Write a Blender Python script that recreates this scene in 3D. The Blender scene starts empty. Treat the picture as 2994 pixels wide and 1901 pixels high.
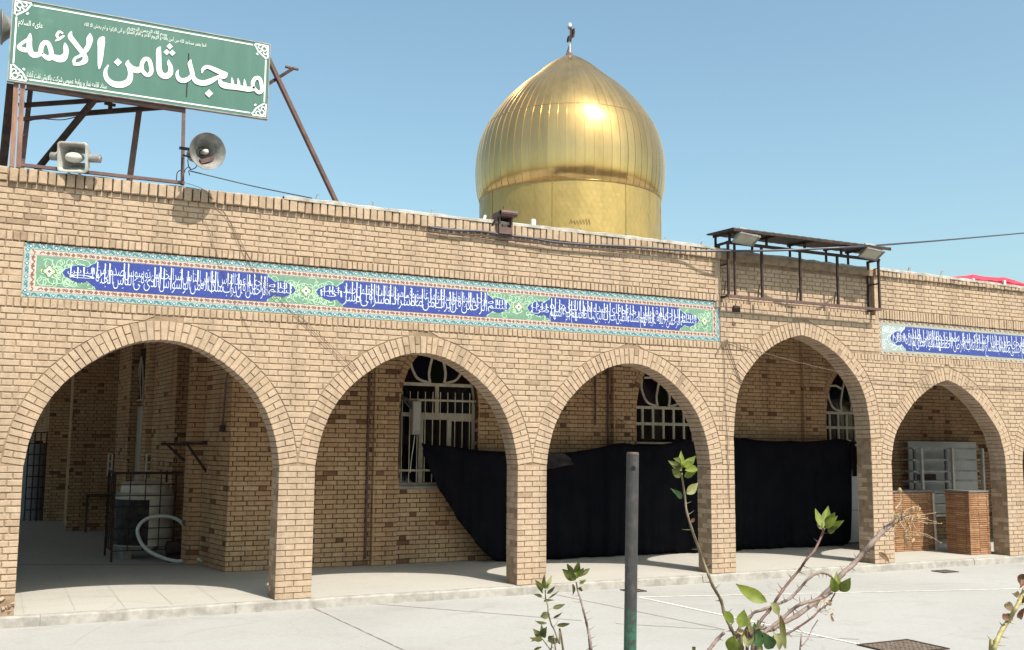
import bpy, bmesh, math, random, unicodedata
from mathutils import Vector, Matrix
import numpy as np
random.seed(7)
rnd = random.random
def ru(a, b): return a + (b - a) * random.random()
scene = bpy.context.scene
COL = scene.collection

# ------------------------------------------------------------------ camera
CAM = Vector((0.525, -12.058, 1.797))
FPX, IW, IH = 2995.3, 2994.0, 1901.0
PITCH, YAW, ROLL = 0.1169, 0.4636, 0.0081
_f = Vector((math.sin(YAW) * math.cos(PITCH), math.cos(YAW) * math.cos(PITCH), math.sin(PITCH)))
_r0 = Vector((math.cos(YAW), -math.sin(YAW), 0)); _u0 = _r0.cross(_f)
_r = _r0 * math.cos(ROLL) + _u0 * math.sin(ROLL); _u = -_r0 * math.sin(ROLL) + _u0 * math.cos(ROLL)
cam_data = bpy.data.cameras.new('camera'); cam = bpy.data.objects.new('camera', cam_data); COL.objects.link(cam)
cam_data.sensor_width = 36.0; cam_data.lens = FPX / IW * 36.0
cam_data.clip_start = 0.05; cam_data.clip_end = 3000
cam.matrix_world = Matrix(((_r.x, _u.x, -_f.x, CAM.x), (_r.y, _u.y, -_f.y, CAM.y), (_r.z, _u.z, -_f.z, CAM.z), (0, 0, 0, 1)))
scene.camera = cam
# ------------------------------------------------------------------ sky, sun, exposure
SUN = Vector((0.119, -0.568, 0.814)).normalized()
ELEV = math.asin(SUN.z); AZ = math.atan2(SUN.x, SUN.y)
world = bpy.data.worlds.new('World'); scene.world = world; world.use_nodes = True
wn = world.node_tree; bg = wn.nodes['Background']
sky = wn.nodes.new('ShaderNodeTexSky'); sky.sky_type = 'NISHITA'; sky.sun_disc = False
sky.sun_elevation = ELEV; sky.sun_rotation = AZ
sky.air_density = 1.0; sky.dust_density = 3.0; sky.ozone_density = 1.3; sky.altitude = 0
tint = wn.nodes.new('ShaderNodeMix'); tint.data_type = 'RGBA'; tint.blend_type = 'MULTIPLY'; tint.inputs[0].default_value = 1.0
tint.inputs[7].default_value = (0.89, 1.01, 0.88, 1)
wn.links.new(sky.outputs[0], tint.inputs[6]); wn.links.new(tint.outputs[2], bg.inputs[0]); bg.inputs[1].default_value = 0.15
sl = bpy.data.lights.new('sun', 'SUN'); sl.energy = 4.4; sl.angle = math.radians(0.53); sl.color = (1.0, 0.93, 0.82)
so = bpy.data.objects.new('sun', sl); COL.objects.link(so); so.rotation_euler = SUN.to_track_quat('Z', 'Y').to_euler()
so.location = (0, -20, 30)
vs = scene.view_settings; vs.view_transform = 'Standard'; vs.look = 'None'; vs.gamma = 1.0; vs.use_curve_mapping = False
vs.exposure = 0.66
scene.display_settings.display_device = 'sRGB'
scene.cycles.max_bounces = 14; scene.cycles.diffuse_bounces = 8; scene.cycles.glossy_bounces = 4

# ------------------------------------------------------------------ helpers
def at(px, py, y):
    """the point where the sight line of photo pixel (px, py) meets the plane at depth y"""
    v = _f * FPX + _r * (px - IW / 2) + _u * (IH / 2 - py)
    t = (y - CAM.y) / v.y
    return CAM + v * t
def at_x(px, py, x):
    v = _f * FPX + _r * (px - IW / 2) + _u * (IH / 2 - py)
    return CAM + v * ((x - CAM.x) / v.x)
def zoomed(ox, oy, s): return lambda x, y, d: at(ox + x / s, oy + y / s, d)
def lerp(a, b, t): return a + (b - a) * t

def tag(o, label=None, cat=None, group=None, kind=None):
    if label: o['label'] = label
    if cat: o['category'] = cat
    if group: o['group'] = group
    if kind: o['kind'] = kind
    return o
def empty(name, loc=(0, 0, 0)):
    o = bpy.data.objects.new(name, None); COL.objects.link(o); o.location = loc; o.empty_display_size = 0.1
    return o
def thing(name, label, cat, loc=(0, 0, 0), group=None):
    return tag(empty(name, loc), label, cat, group)

class MB:
    def __init__(s): s.v = []; s.f = []; s.t = []; s.tone = 0.5
    def face(s, pts):
        n = len(s.v); s.v += [tuple(p) for p in pts]; s.f.append(tuple(range(n, n + len(pts)))); s.t.append(s.tone)
    def add(s, vs, fs):
        n = len(s.v); s.v += [tuple(p) for p in vs]
        for f in fs: s.f.append(tuple(i + n for i in f)); s.t.append(s.tone)
    def box(s, x0, x1, y0, y1, z0, z1):
        s.add([(x0, y0, z0), (x1, y0, z0), (x1, y1, z0), (x0, y1, z0), (x0, y0, z1), (x1, y0, z1), (x1, y1, z1), (x0, y1, z1)],
              [(0, 3, 2, 1), (4, 5, 6, 7), (0, 1, 5, 4), (1, 2, 6, 5), (2, 3, 7, 6), (3, 0, 4, 7)])
        return s
    def obox(s, c, ax, ay, az):
        """box with centre c and half axes ax, ay, az (vectors)"""
        c = Vector(c); V = []
        for k in (-1, 1):
            for i, j in ((-1, -1), (1, -1), (1, 1), (-1, 1)): V.append(c + ax * i + ay * j + az * k)
        s.add(V, [(0, 3, 2, 1), (4, 5, 6, 7), (0, 1, 5, 4), (1, 2, 6, 5), (2, 3, 7, 6), (3, 0, 4, 7)]); return s
    def bar(s, p, q, w, h=None, up=(0, 0, 1)):
        """square section bar from p to q"""
        p, q = Vector(p), Vector(q); d = (q - p); L = d.length
        if L < 1e-6: return s
        d.normalize(); upv = Vector(up)
        if abs(d.dot(upv)) > 0.95: upv = Vector((0, 1, 0))
        a = d.cross(upv).normalized(); b = a.cross(d)
        return s.obox((p + q) / 2, d * (L / 2), a * (w / 2), b * ((h or w) / 2))
    def tube(s, pts, rad, n=8, cap=True):
        pts = [Vector(p) for p in pts]
        if not hasattr(rad, '__len__'): rad = [rad] * len(pts)
        base = len(s.v); prev = None
        for i, p in enumerate(pts):
            d = (pts[min(i + 1, len(pts) - 1)] - pts[max(i - 1, 0)]).normalized()
            if prev is None:
                a = d.cross(Vector((0, 0, 1)) if abs(d.z) < 0.9 else Vector((1, 0, 0))).normalized()
            else:
                a = (prev - d * prev.dot(d)).normalized()
            prev = a; b = d.cross(a)
            for k in range(n):
                w = 2 * math.pi * k / n
                s.v.append(tuple(p + (a * math.cos(w) + b * math.sin(w)) * rad[i]))
        for i in range(len(pts) - 1):
            for k in range(n):
                k2 = (k + 1) % n
                s.f.append((base + i * n + k, base + i * n + k2, base + (i + 1) * n + k2, base + (i + 1) * n + k)); s.t.append(s.tone)
        if cap:
            s.f.append(tuple(base + k for k in range(n))[::-1]); s.t.append(s.tone)
            s.f.append(tuple(base + (len(pts) - 1) * n + k for k in range(n))); s.t.append(s.tone)
        return s
    def lathe(s, prof, M=Matrix(), n=24, a0=0.0, a1=2 * math.pi):
        full = abs(a1 - a0 - 2 * math.pi) < 1e-6; base = len(s.v); m = n if full else n + 1
        for r, z in prof:
            for k in range(m):
                w = a0 + (a1 - a0) * k / n
                s.v.append(tuple(M @ Vector((r * math.cos(w), r * math.sin(w), z))))
        for i in range(len(prof) - 1):
            for k in range(n):
                k2 = (k + 1) % m
                s.f.append((base + i * m + k, base + i * m + k2, base + (i + 1) * m + k2, base + (i + 1) * m + k)); s.t.append(s.tone)
        return s
    def prism(s, poly, N, depth):
        """poly: world points of a flat outline, pushed back along -N by depth"""
        P = [Vector(p) for p in poly]; n = len(P); base = len(s.v)
        s.v += [tuple(p) for p in P] + [tuple(p - Vector(N) * depth) for p in P]
        s.f.append(tuple(range(base, base + n))); s.t.append(s.tone)
        s.f.append(tuple(range(base + 2 * n - 1, base + n - 1, -1))); s.t.append(s.tone)
        for i in range(n):
            j = (i + 1) % n; s.f.append((base + i, base + n + i, base + n + j, base + j)); s.t.append(s.tone)
        return s
    def build(s, name, mat=None, parent=None, smooth=False, kind=None, tone=False, local=None):
        me = bpy.data.meshes.new(name)
        me.from_pydata(s.v, [], s.f); me.update()
        if tone:
            a = me.attributes.new('tone', 'FLOAT', 'FACE'); a.data.foreach_set('value', s.t)
        if smooth: me.polygons.foreach_set('use_smooth', [True] * len(me.polygons))
        o = bpy.data.objects.new(name, me); COL.objects.link(o)
        if mat: me.materials.append(mat)
        if parent:
            o.parent = parent
            if parent.type == 'EMPTY': o.matrix_parent_inverse = Matrix.Translation(-Vector(parent.location))
        if kind: o['kind'] = kind
        return o
def fix_normals(o):
    bm = bmesh.new(); bm.from_mesh(o.data); bmesh.ops.recalc_face_normals(bm, faces=bm.faces); bm.to_mesh(o.data); bm.free(); return o
def smooth_path(P, n=6):
    """Catmull-Rom through tuples of any length"""
    P = [np.array(p, float) for p in P]; out = []
    for i in range(len(P) - 1):
        a, b, c, d = P[max(i - 1, 0)], P[i], P[i + 1], P[min(i + 2, len(P) - 1)]
        for k in range(n):
            t = k / n
            out.append(0.5 * ((2 * b) + (c - a) * t + (2 * a - 5 * b + 4 * c - d) * t * t + (3 * b - a - 3 * c + d) * t ** 3))
    out.append(P[-1]); return out

# ------------------------------------------------------------------ materials
MATS = {}
def nodes_of(name):
    m = bpy.data.materials.new(name); m.use_nodes = True; nt = m.node_tree
    return m, nt, nt.nodes['Principled BSDF']
def N(nt, t, **kw):
    n = nt.nodes.new(t)
    for k, v in kw.items(): setattr(n, k, v)
    return n
def ramp(nt, stops, src=None):
    r = N(nt, 'ShaderNodeValToRGB'); e = r.color_ramp.elements
    while len(e) < len(stops): e.new(0.5)
    for i, (p, c) in enumerate(stops):
        e[i].position = p; e[i].color = (c, c, c, 1) if not hasattr(c, '__len__') else (*c, 1)
    if src is not None: nt.links.new(src, r.inputs[0])
    return r
def noise(nt, scale, detail=4, rough=0.6, stretch=None):
    g = N(nt, 'ShaderNodeNewGeometry'); t = N(nt, 'ShaderNodeTexNoise'); t.inputs['Scale'].default_value = scale
    t.inputs['Detail'].default_value = detail; t.inputs['Roughness'].default_value = rough
    if stretch:
        mp = N(nt, 'ShaderNodeMapping'); mp.inputs['Scale'].default_value = stretch
        nt.links.new(g.outputs['Position'], mp.inputs[0]); nt.links.new(mp.outputs[0], t.inputs['Vector'])
    else: nt.links.new(g.outputs['Position'], t.inputs['Vector'])
    return t.outputs['Fac']
def mix(nt, fac, a, b, mode='MIX'):
    m = N(nt, 'ShaderNodeMix', data_type='RGBA', blend_type=mode)
    for sock, v in ((m.inputs[0], fac), (m.inputs[6], a), (m.inputs[7], b)):
        if hasattr(v, 'is_output'): nt.links.new(v, sock)
        elif hasattr(v, '__len__'): sock.default_value = (*v[:3], 1)
        else: sock.default_value = v
    return m.outputs[2]
def bump(nt, b, h, strength=0.3, dist=0.01):
    n = N(nt, 'ShaderNodeBump'); n.inputs['Strength'].default_value = strength; n.inputs['Distance'].default_value = dist
    nt.links.new(h, n.inputs['Height']); nt.links.new(n.outputs[0], b.inputs['Normal'])
def plain(name, col, rough=0.6, metal=0.0, var=0.25, scale=6.0, spec=0.5, col2=None, bumpy=0.0, lo=0.4, hi=0.65, stretch=None):
    """paint or stone with irregular wear between col and col2"""
    if name in MATS: return MATS[name]
    m, nt, b = nodes_of(name)
    c2 = col2 or tuple(c * (1 - var) for c in col)
    f = ramp(nt, [(lo, 0.0), (hi, 1.0)], noise(nt, scale, 6, 0.65, stretch))
    c = mix(nt, f.outputs[0], col, c2)
    nt.links.new(c, b.inputs['Base Color'])
    b.inputs['Roughness'].default_value = rough; b.inputs['Metallic'].default_value = metal
    b.inputs['Specular IOR Level'].default_value = spec
    if bumpy: bump(nt, b, noise(nt, scale * 8, 5), bumpy, 0.004)
    MATS[name] = m; return m
def brick_mat(name, stops, stain, stain_amt, fine=60, smear=False):
    m, nt, b = nodes_of(name)
    a = N(nt, 'ShaderNodeAttribute'); a.attribute_name = 'tone'; a.attribute_type = 'GEOMETRY'
    r = ramp(nt, stops, a.outputs['Fac'])
    g1 = ramp(nt, [(0.36, 0.0), (0.72, 1.0)], noise(nt, 1.1, 6, 0.62))
    mulf = N(nt, 'ShaderNodeMath', operation='MULTIPLY'); nt.links.new(g1.outputs[0], mulf.inputs[0]); mulf.inputs[1].default_value = stain_amt
    c = mix(nt, mulf.outputs[0], r.outputs[0], stain)
    g2 = ramp(nt, [(0.3, 0.80), (0.7, 1.10)], noise(nt, fine, 5, 0.7))
    c = mix(nt, 1.0, c, g2.outputs[0], 'MULTIPLY')
    g3 = ramp(nt, [(0.30, 0.82), (0.62, 1.04)], noise(nt, 14, 4, 0.6))
    c = mix(nt, 1.0, c, g3.outputs[0], 'MULTIPLY')
    # runs of rain dirt down the face
    g4 = ramp(nt, [(0.50, 1.0), (0.75, 0.70)], noise(nt, 3.2, 5, 0.6, (1.0, 1.0, 0.10)))
    c = mix(nt, 1.0, c, g4.outputs[0], 'MULTIPLY')
    if smear:                                               # mortar wiped over faces, salt bloom, soot under the coping
        s1 = ramp(nt, [(0.60, 0.0), (0.70, 0.55)], noise(nt, 7, 8, 0.72)); c = mix(nt, s1.outputs[0], c, (0.41, 0.315, 0.23))
        s2 = ramp(nt, [(0.62, 0.0), (0.74, 0.40)], noise(nt, 2.3, 7, 0.7, (1, 1, 0.6))); c = mix(nt, s2.outputs[0], c, (0.25, 0.165, 0.105))
        s3 = ramp(nt, [(0.64, 0.0), (0.72, 0.6)], noise(nt, 33, 5, 0.7)); c = mix(nt, s3.outputs[0], c, (0.22, 0.145, 0.095))
    nt.links.new(c, b.inputs['Base Color']); b.inputs['Roughness'].default_value = 0.92; b.inputs['Specular IOR Level'].default_value = 0.2
    bump(nt, b, noise(nt, 90, 6, 0.7), 0.45, 0.004)
    MATS[name] = m; return m
M_BRICK = brick_mat('buff_brick', [(0.0, (0.27, 0.188, 0.13)), (0.15, (0.385, 0.281, 0.197)), (0.6, (0.43, 0.321, 0.230)), (1.0, (0.46, 0.352, 0.262))], (0.37, 0.268, 0.18), 0.45, smear=True)
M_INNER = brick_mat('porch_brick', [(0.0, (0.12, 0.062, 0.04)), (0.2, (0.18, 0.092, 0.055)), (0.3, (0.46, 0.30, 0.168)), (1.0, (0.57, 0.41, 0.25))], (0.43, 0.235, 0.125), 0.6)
M_RED = brick_mat('thin_red_brick', [(0.0, (0.24, 0.12, 0.06)), (0.5, (0.33, 0.18, 0.095)), (1.0, (0.42, 0.25, 0.145))], (0.30, 0.15, 0.08), 0.4)
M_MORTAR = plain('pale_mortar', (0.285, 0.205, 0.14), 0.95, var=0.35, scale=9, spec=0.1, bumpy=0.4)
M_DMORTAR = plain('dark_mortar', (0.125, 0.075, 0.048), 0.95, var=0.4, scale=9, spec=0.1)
M_CEMENT = plain('white_cement', (0.50, 0.475, 0.44), 0.9, col2=(0.30, 0.26, 0.215), scale=7, spec=0.2, bumpy=0.5)
M_RUST = plain('rust_brown_steel', (0.080, 0.044, 0.041), 0.62, col2=(0.13, 0.068, 0.052), scale=9, bumpy=0.3)
M_RUSTY = plain('peeling_orange_steel', (0.26, 0.135, 0.085), 0.65, col2=(0.125, 0.06, 0.045), scale=5, bumpy=0.4, stretch=(3, 3, 0.5))
M_DSTEEL = plain('dark_steel', (0.032, 0.024, 0.023), 0.85, col2=(0.07, 0.042, 0.034), scale=12, bumpy=0.2, spec=.2)
M_PAINT = plain('cream_frame_paint', (0.50, 0.45, 0.35), 0.5, var=0.3, scale=10)
M_WHITE = plain('white_paint', (0.80, 0.80, 0.77), 0.55, var=0.12, scale=8)
M_BLACKCLOTH = plain('black_cloth', (0.0042, 0.0045, 0.0075), 0.85, var=0.3, scale=3, spec=0.08, col2=(.007, .007, .0095))
M_GREYCLOTH = plain('grey_cloth', (0.05, 0.045, 0.045), 0.9, var=0.5, scale=4, spec=0.1)
M_WIRE = plain('black_cable', (0.02, 0.02, 0.024), 0.5, var=0.2)
M_WIREB = plain('brown_cable', (0.13, 0.085, 0.065), 0.6, var=0.3)
M_GREY = plain('grey_metal', (0.27, 0.27, 0.26), 0.55, col2=(0.17, 0.165, 0.155), scale=8, metal=0.2)
M_HORN = plain('weathered_horn_grey', (0.50, 0.485, 0.45), 0.55, col2=(0.33, 0.31, 0.28), scale=7)
M_IVORY = plain('ivory_plastic', (0.55, 0.52, 0.46), 0.5, var=0.2, scale=6)

def gold_mat(name, base, rough, metal, dirt=0.25, streak=True):
    m, nt, b = nodes_of(name)
    f = ramp(nt, [(0.38, 0.0), (0.72, 1.0)], noise(nt, 0.9, 6, 0.6, (1, 1, 0.45)))
    c = mix(nt, f.outputs[0], base, tuple(x * (1 - dirt) for x in base))
    if streak:
        g = ramp(nt, [(0.5, 1.0), (0.8, 0.82)], noise(nt, 4.5, 5, 0.6, (1, 1, 0.06)))
        c = mix(nt, 1.0, c, g.outputs[0], 'MULTIPLY')
    oi = N(nt, 'ShaderNodeObjectInfo'); rr0 = ramp(nt, [(0.0, 0.90), (1.0, 1.06)], oi.outputs['Random']); c = mix(nt, 1.0, c, rr0.outputs[0], 'MULTIPLY')
    nt.links.new(c, b.inputs['Base Color']); b.inputs['Metallic'].default_value = metal
    rr = ramp(nt, [(0.3, rough * 0.85), (0.75, rough * 1.5)], noise(nt, 2.2, 5))
    nt.links.new(rr.outputs[0], b.inputs['Roughness'])
    bump(nt, b, noise(nt, 3.0, 3), 0.03, 0.02)
    MATS[name] = m; return m
M_GOLD = gold_mat('gold_sheet', (0.64, 0.425, 0.175), 0.14, 0.84)
M_GOLD2 = gold_mat('gold_drum_tile', (0.49, 0.345, 0.12), 0.38, 0.55)

def ground_mat(name, base, dark, line=False):
    m, nt, b = nodes_of(name)
    f = ramp(nt, [(0.34, 0.0), (0.68, 1.0)], noise(nt, 0.35, 7, 0.62))
    c = mix(nt, f.outputs[0], base, tuple(lerp(x, y, 0.55) for x, y in zip(base, dark)))
    f2 = ramp(nt, [(0.54, 0.0), (0.70, 0.75)], noise(nt, 1.3, 8, 0.75))
    c = mix(nt, f2.outputs[0], c, dark)
    # trowel and tyre sweeps
    w = N(nt, 'ShaderNodeTexWave'); w.wave_type = 'RINGS'; w.rings_direction = 'Z'
    g = N(nt, 'ShaderNodeNewGeometry'); mp = N(nt, 'ShaderNodeMapping'); mp.inputs['Location'].default_value = (-9.0, 9.5, 0)
    nt.links.new(g.outputs['Position'], mp.inputs[0]); nt.links.new(mp.outputs[0], w.inputs['Vector'])
    w.inputs['Scale'].default_value = 0.55; w.inputs['Distortion'].default_value = 9.0; w.inputs['Detail'].default_value = 4; w.inputs['Detail Scale'].default_value = 0.8
    rw = ramp(nt, [(0.90, 0.0), (0.99, 0.6)], w.outputs['Fac'])
    gate = ramp(nt, [(0.55, 0.0), (0.68, 0.3)], noise(nt, 0.5, 4))
    mm = N(nt, 'ShaderNodeMath', operation='MULTIPLY'); nt.links.new(rw.outputs[0], mm.inputs[0]); nt.links.new(gate.outputs[0], mm.inputs[1])
    c = mix(nt, mm.outputs[0], c, tuple(x * 0.62 for x in dark))
    # hairline cracks
    vo = N(nt, 'ShaderNodeTexVoronoi', feature='DISTANCE_TO_EDGE'); vo.inputs['Scale'].default_value = 0.42
    nz = N(nt, 'ShaderNodeTexNoise'); nz.inputs['Scale'].default_value = 1.6; nz.inputs['Detail'].default_value = 6
    nt.links.new(g.outputs['Position'], nz.inputs['Vector'])
    va = N(nt, 'ShaderNodeVectorMath', operation='MULTIPLY_ADD'); nt.links.new(nz.outputs['Color'], va.inputs[0]); va.inputs[1].default_value = (0.5, 0.5, 0)
    nt.links.new(g.outputs['Position'], va.inputs[2]); nt.links.new(va.outputs[0], vo.inputs['Vector'])
    rc = ramp(nt, [(0.0, 0.22), (0.004, 0.0)], vo.outputs['Distance'])
    c = mix(nt, rc.outputs[0], c, tuple(x * 0.5 for x in dark))
    g2 = ramp(nt, [(0.3, 0.9), (0.7, 1.06)], noise(nt, 30, 6, 0.7))
    c = mix(nt, 1.0, c, g2.outputs[0], 'MULTIPLY')
    nt.links.new(c, b.inputs['Base Color']); b.inputs['Roughness'].default_value = 0.85; b.inputs['Specular IOR Level'].default_value = 0.25
    bump(nt, b, noise(nt, 45, 6, 0.7), 0.25, 0.004)
    MATS[name] = m; return m
M_GROUND = ground_mat('courtyard_concrete', (0.335, 0.33, 0.324), (0.265, 0.256, 0.246))
M_FLOOR = ground_mat('porch_terrazzo', (0.385, 0.365, 0.335), (0.30, 0.285, 0.265))
M_KERB = plain('kerb_concrete', (0.32, 0.30, 0.275), 0.9, col2=(0.21, 0.195, 0.175), scale=6, bumpy=0.8)

# ------------------------------------------------------------------ bricks
class Bricks:
    """collects single bricks; the largest in view become objects, the rest one joined part"""
    def __init__(s): s.items = []
    def quad(s, O, U, V, Nn, q, depth, tone, ch=0.005, jit=0.0024):
        """q: four (u, v) corners anticlockwise, on the plane O + uU + vV, front towards Nn"""
        cu = sum(p[0] for p in q) / 4; cv = sum(p[1] for p in q) / 4
        no = ru(-0.003, 0.002) - (0.006 if rnd() < .03 else 0)
        qq = [(p[0] + ru(-jit, jit), p[1] + ru(-jit, jit)) for p in q]
        w = max(1e-3, max(p[0] for p in q) - min(p[0] for p in q)); h = max(1e-3, max(p[1] for p in q) - min(p[1] for p in q))
        fi = [(cu + (p[0] - cu) * max(0.3, 1 - 2 * ch / w), cv + (p[1] - cv) * max(0.3, 1 - 2 * ch / h)) for p in qq]
        W = lambda p, d: O + U * p[0] + V * p[1] + Nn * d
        v = [W(p, no) for p in fi] + [W(p, no - ch) for p in qq] + [W(p, -depth) for p in qq]
        f = [(0, 1, 2, 3)]
        for i in range(4):
            j = (i + 1) % 4; f += [(4 + i, 4 + j, j, i), (8 + i, 8 + j, 4 + j, 4 + i)]
        s.items.append((v, f, tone, w * h * max(0.05, abs(Nn.dot((CAM - v[0]).normalized()))) / (CAM - v[0]).length_squared))
    def box(s, x0, x1, y0, y1, z0, z1, tone, jit=0.0015):
        a = [ru(-jit, jit) for _ in range(6)]
        x0 += a[0]; x1 += a[1]; y0 += a[2]; z0 += a[4] * 0.7; z1 += a[5] * 0.7
        c = 0.004
        v = []
        for z, e in ((z0, c), (z1, c)):
            v += [(x0 + c, y0, z), (x1 - c, y0, z), (x1, y0 + c, z), (x1, y1, z), (x0, y1, z), (x0, y0 + c, z)]
        v = [Vector(p) for p in v]
        f = [(0, 5, 4, 3, 2, 1), (6, 7, 8, 9, 10, 11)] + [(i, (i + 1) % 6, 6 + (i + 1) % 6, 6 + i) for i in range(6)]
        s.items.append((v, f, tone, (x1 - x0) * (z1 - z0) / (CAM - v[0]).length_squared if y0 < 0.05 else (y1 - y0) * (z1 - z0) * 0.4 / (CAM - v[0]).length_squared))
    def emit(s, name, rest, parent, mat, single=300):
        s.items.sort(key=lambda i: -i[3])
        for v, f, t, _ in s.items[:single]:
            m = MB(); m.tone = t; m.add(v, f); m.build(name, mat, parent, tone=True)
        if len(s.items) > single:
            m = MB()
            for v, f, t, _ in s.items[single:]: m.tone = t; m.add(v, f)
            m.build(rest, mat, parent, tone=True, kind='stuff')
XA, YA, ZA = Vector((1, 0, 0)), Vector((0, 1, 0)), Vector((0, 0, 1))
def bond(B, O, U, V, Nn, v0, course, n, ivals, tone, depth=0.035, joint=0.010, L=0.21, S=0.10, phase=0.0, ragged=0.0):
    """Flemish bond: ivals(v0, v1) lists (u_left at v0, u_left at v1, u_right at v0, u_right at v1)"""
    for c in range(n):
        a = v0 + c * course; b = a + course; z0, z1 = a + joint / 2 + ru(-.001, .001), b - joint / 2 + ru(-.001, .001)
        per = L + S + 2 * joint
        for (l0, l1, r0, r1) in ivals(z0, z1):
            lo, hi = min(l0, l1), max(r0, r1)
            u = math.floor((lo - phase) / per) * per + phase - (per * 0.5 if c % 2 else 0) - per
            k = 0; cuts = []
            while u < hi + per:
                for w in (L, S):
                    ww = w; cuts.append((u + ru(-.004, .004), u + ww + ru(-.004, .004))); u += w + joint
            lm, rm = (l0 + l1) / 2, (r0 + r1) / 2
            for (x0, x1) in cuts:
                if x1 < lm + 0.025 or x0 > rm - 0.025: continue
                A0 = A1 = x0; C0 = C1 = x1
                if x0 < lm + 0.035: A0, A1 = l0, l1
                if x1 > rm - 0.035: C0, C1 = r0, r1
                if C0 - A0 < 0.006 or C1 - A1 < 0.006: continue
                B.quad(O, U, V, Nn, [(A0, z0), (C0, z0), (C1, z1), (A1, z1)], depth, tone((A0 + C0) / 2, a))

# ------------------------------------------------------------------ ground and porch floor
GZ = -0.112
mb = MB(); mb.box(-400, 400, -400, 600, GZ - 0.6, GZ)
ground = tag(mb.build('courtyard_ground', M_GROUND), 'pale concrete courtyard in front of the arcade', kind='structure')
M_LINE = plain('worn_white_line', (0.62, 0.62, 0.60), 0.8, col2=(0.42, 0.40, 0.38), scale=12, spec=0.2)
M_JOINT = plain('joint_dirt', (0.165, 0.15, 0.14), 0.95, col2=(0.28, 0.265, 0.25), scale=7, spec=0.1, lo=0.45, hi=0.6)
def gpt(px, py):
    v = _f * FPX + _r * (px - IW / 2) + _u * (IH / 2 - py)
    return CAM + v * ((GZ - CAM.z) / v.z)
def strip(name, a, b, w, mat, parent, dz, wob=0.0, seg=1):
    m = MB(); a = Vector(a); b = Vector(b); d = (b - a).normalized(); n = Vector((-d.y, d.x, 0)) * (w / 2)
    P = [a.lerp(b, i / seg) + n * (ru(-wob, wob) / w if wob else 0) for i in range(seg + 1)]
    for i in range(seg):
        m.face([P[i] - n + ZA * dz, P[i + 1] - n + ZA * dz, P[i + 1] + n + ZA * dz, P[i] + n + ZA * dz])
    return m.build(name, mat, parent)
z7 = lambda x, y: gpt(1800 + x / 3.44, 1600 + y / 3.44)
strip('painted_line', z7(235, 505), gpt(2994, 1722), 0.045, M_LINE, ground, 0.004, 0.004, 30)
strip('painted_line', z7(235, 505), z7(2500, 990), 0.045, M_LINE, ground, 0.0045, 0.004, 24)
zg = lambda x, y: gpt(600 + x / 2.189, 1700 + y / 2.189)
strip('floor_joint', zg(960, 135), zg(2408, 252), 0.016, M_JOINT, ground, 0.003, 0.004, 30)
strip('floor_joint', zg(670, 160), zg(1280, 445), 0.018, M_JOINT, ground, 0.0032, 0.006, 20)
strip('floor_joint', zg(2190, 75), z7(1100, 830), 0.014, M_JOINT, ground, 0.0034, 0.006, 24)
strip('floor_joint', z7(0, 770), z7(1100, 835), 0.014, M_JOINT, ground, 0.0036, 0.006, 20)
strip('floor_joint', z7(1700, 890), z7(2450, 930), 0.014, M_JOINT, ground, 0.0038, 0.006, 20)
# manhole and small floor drains
M_IRON = plain('rusty_cast_iron', (0.085, 0.06, 0.045), 0.8, col2=(0.18, 0.14, 0.11), scale=25, bumpy=0.6)
def drain(c, w, d, label):
    t = thing('drain_cover', label, 'drain cover', (c.x, c.y, GZ))
    m = MB(); r = 0.025
    m.box(c.x - w, c.x + w, c.y - d, c.y - d + r, GZ, GZ + .012); m.box(c.x - w, c.x + w, c.y + d - r, c.y + d, GZ, GZ + .012)
    m.box(c.x - w, c.x - w + r, c.y - d + r, c.y + d - r, GZ, GZ + .012); m.box(c.x + w - r, c.x + w, c.y - d + r, c.y + d - r, GZ, GZ + .012)
    m.build('rim', M_DSTEEL, t)
    m = MB(); m.box(c.x - w + r, c.x + w - r, c.y - d + r, c.y + d - r, GZ, GZ + .006)
    n = max(3, int(w / 0.03))
    for i in range(n):
        for j in range(max(2, int(d / 0.03))):
            x = c.x - w + r + (i + .5) * (2 * w - 2 * r) / n; y = c.y - d + r + (j + .5) * (2 * d - 2 * r) / max(2, int(d / 0.03))
            m.box(x - .012, x + .012, y - .012, y + .012, GZ + .006, GZ + .010)
    m.build('cover_plate', M_IRON, t)
drain(gpt(2640, 1893), 0.34, 0.26, 'large rusty studded drain cover at the bottom edge of the courtyard')
drain(gpt(1852, 1728), 0.13, 0.13, 'small rusty drain cover just behind the black steel post')
drain(gpt(2763, 1672), 0.16, 0.13, 'small rusty drain cover below the brick counters near the kerb')

mb = MB(); 
xs = [-6 + i * 0.5 for i in range(64)]
fl = MB(); fl.box(-6, 26, 0.03, 34, GZ, 0.0)
floor = tag(fl.build('porch_floor', M_FLOOR), kind='structure')
# kerb: worn front edge of the platform, cast in lengths
kb = None
x = -6.0; k = 0
while x < 26:
    L = ru(1.4, 2.2); m = MB(); n = 14
    for i in range(n):
        xa, xb = x + .0015 + (L - .003) * i / n, x + .0015 + (L - .003) * (i + 1) / n
        random.seed(int(x * 1000) * 31 + i); ya, za = ru(-.012, .012), ru(-.006, .004); random.seed(int(x * 1000) * 31 + i + 1)
        yb, zb = ru(-.012, .012), ru(-.006, .004)
        A = [(xa, 0.03, -.001 + za * .3), (xa, -.045 + ya, -.003 + za), (xa, -.062 + ya, -.02 + za), (xa, -.075 + ya * .5, GZ)]
        Bq = [(xb, 0.03, -.001 + zb * .3), (xb, -.045 + yb, -.003 + zb), (xb, -.062 + yb, -.02 + zb), (xb, -.075 + yb * .5, GZ)]
        for j in range(3): m.face([A[j + 1], Bq[j + 1], Bq[j], A[j]])
    m.build('kerb', M_KERB, floor); x += L
random.seed(11)
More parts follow.
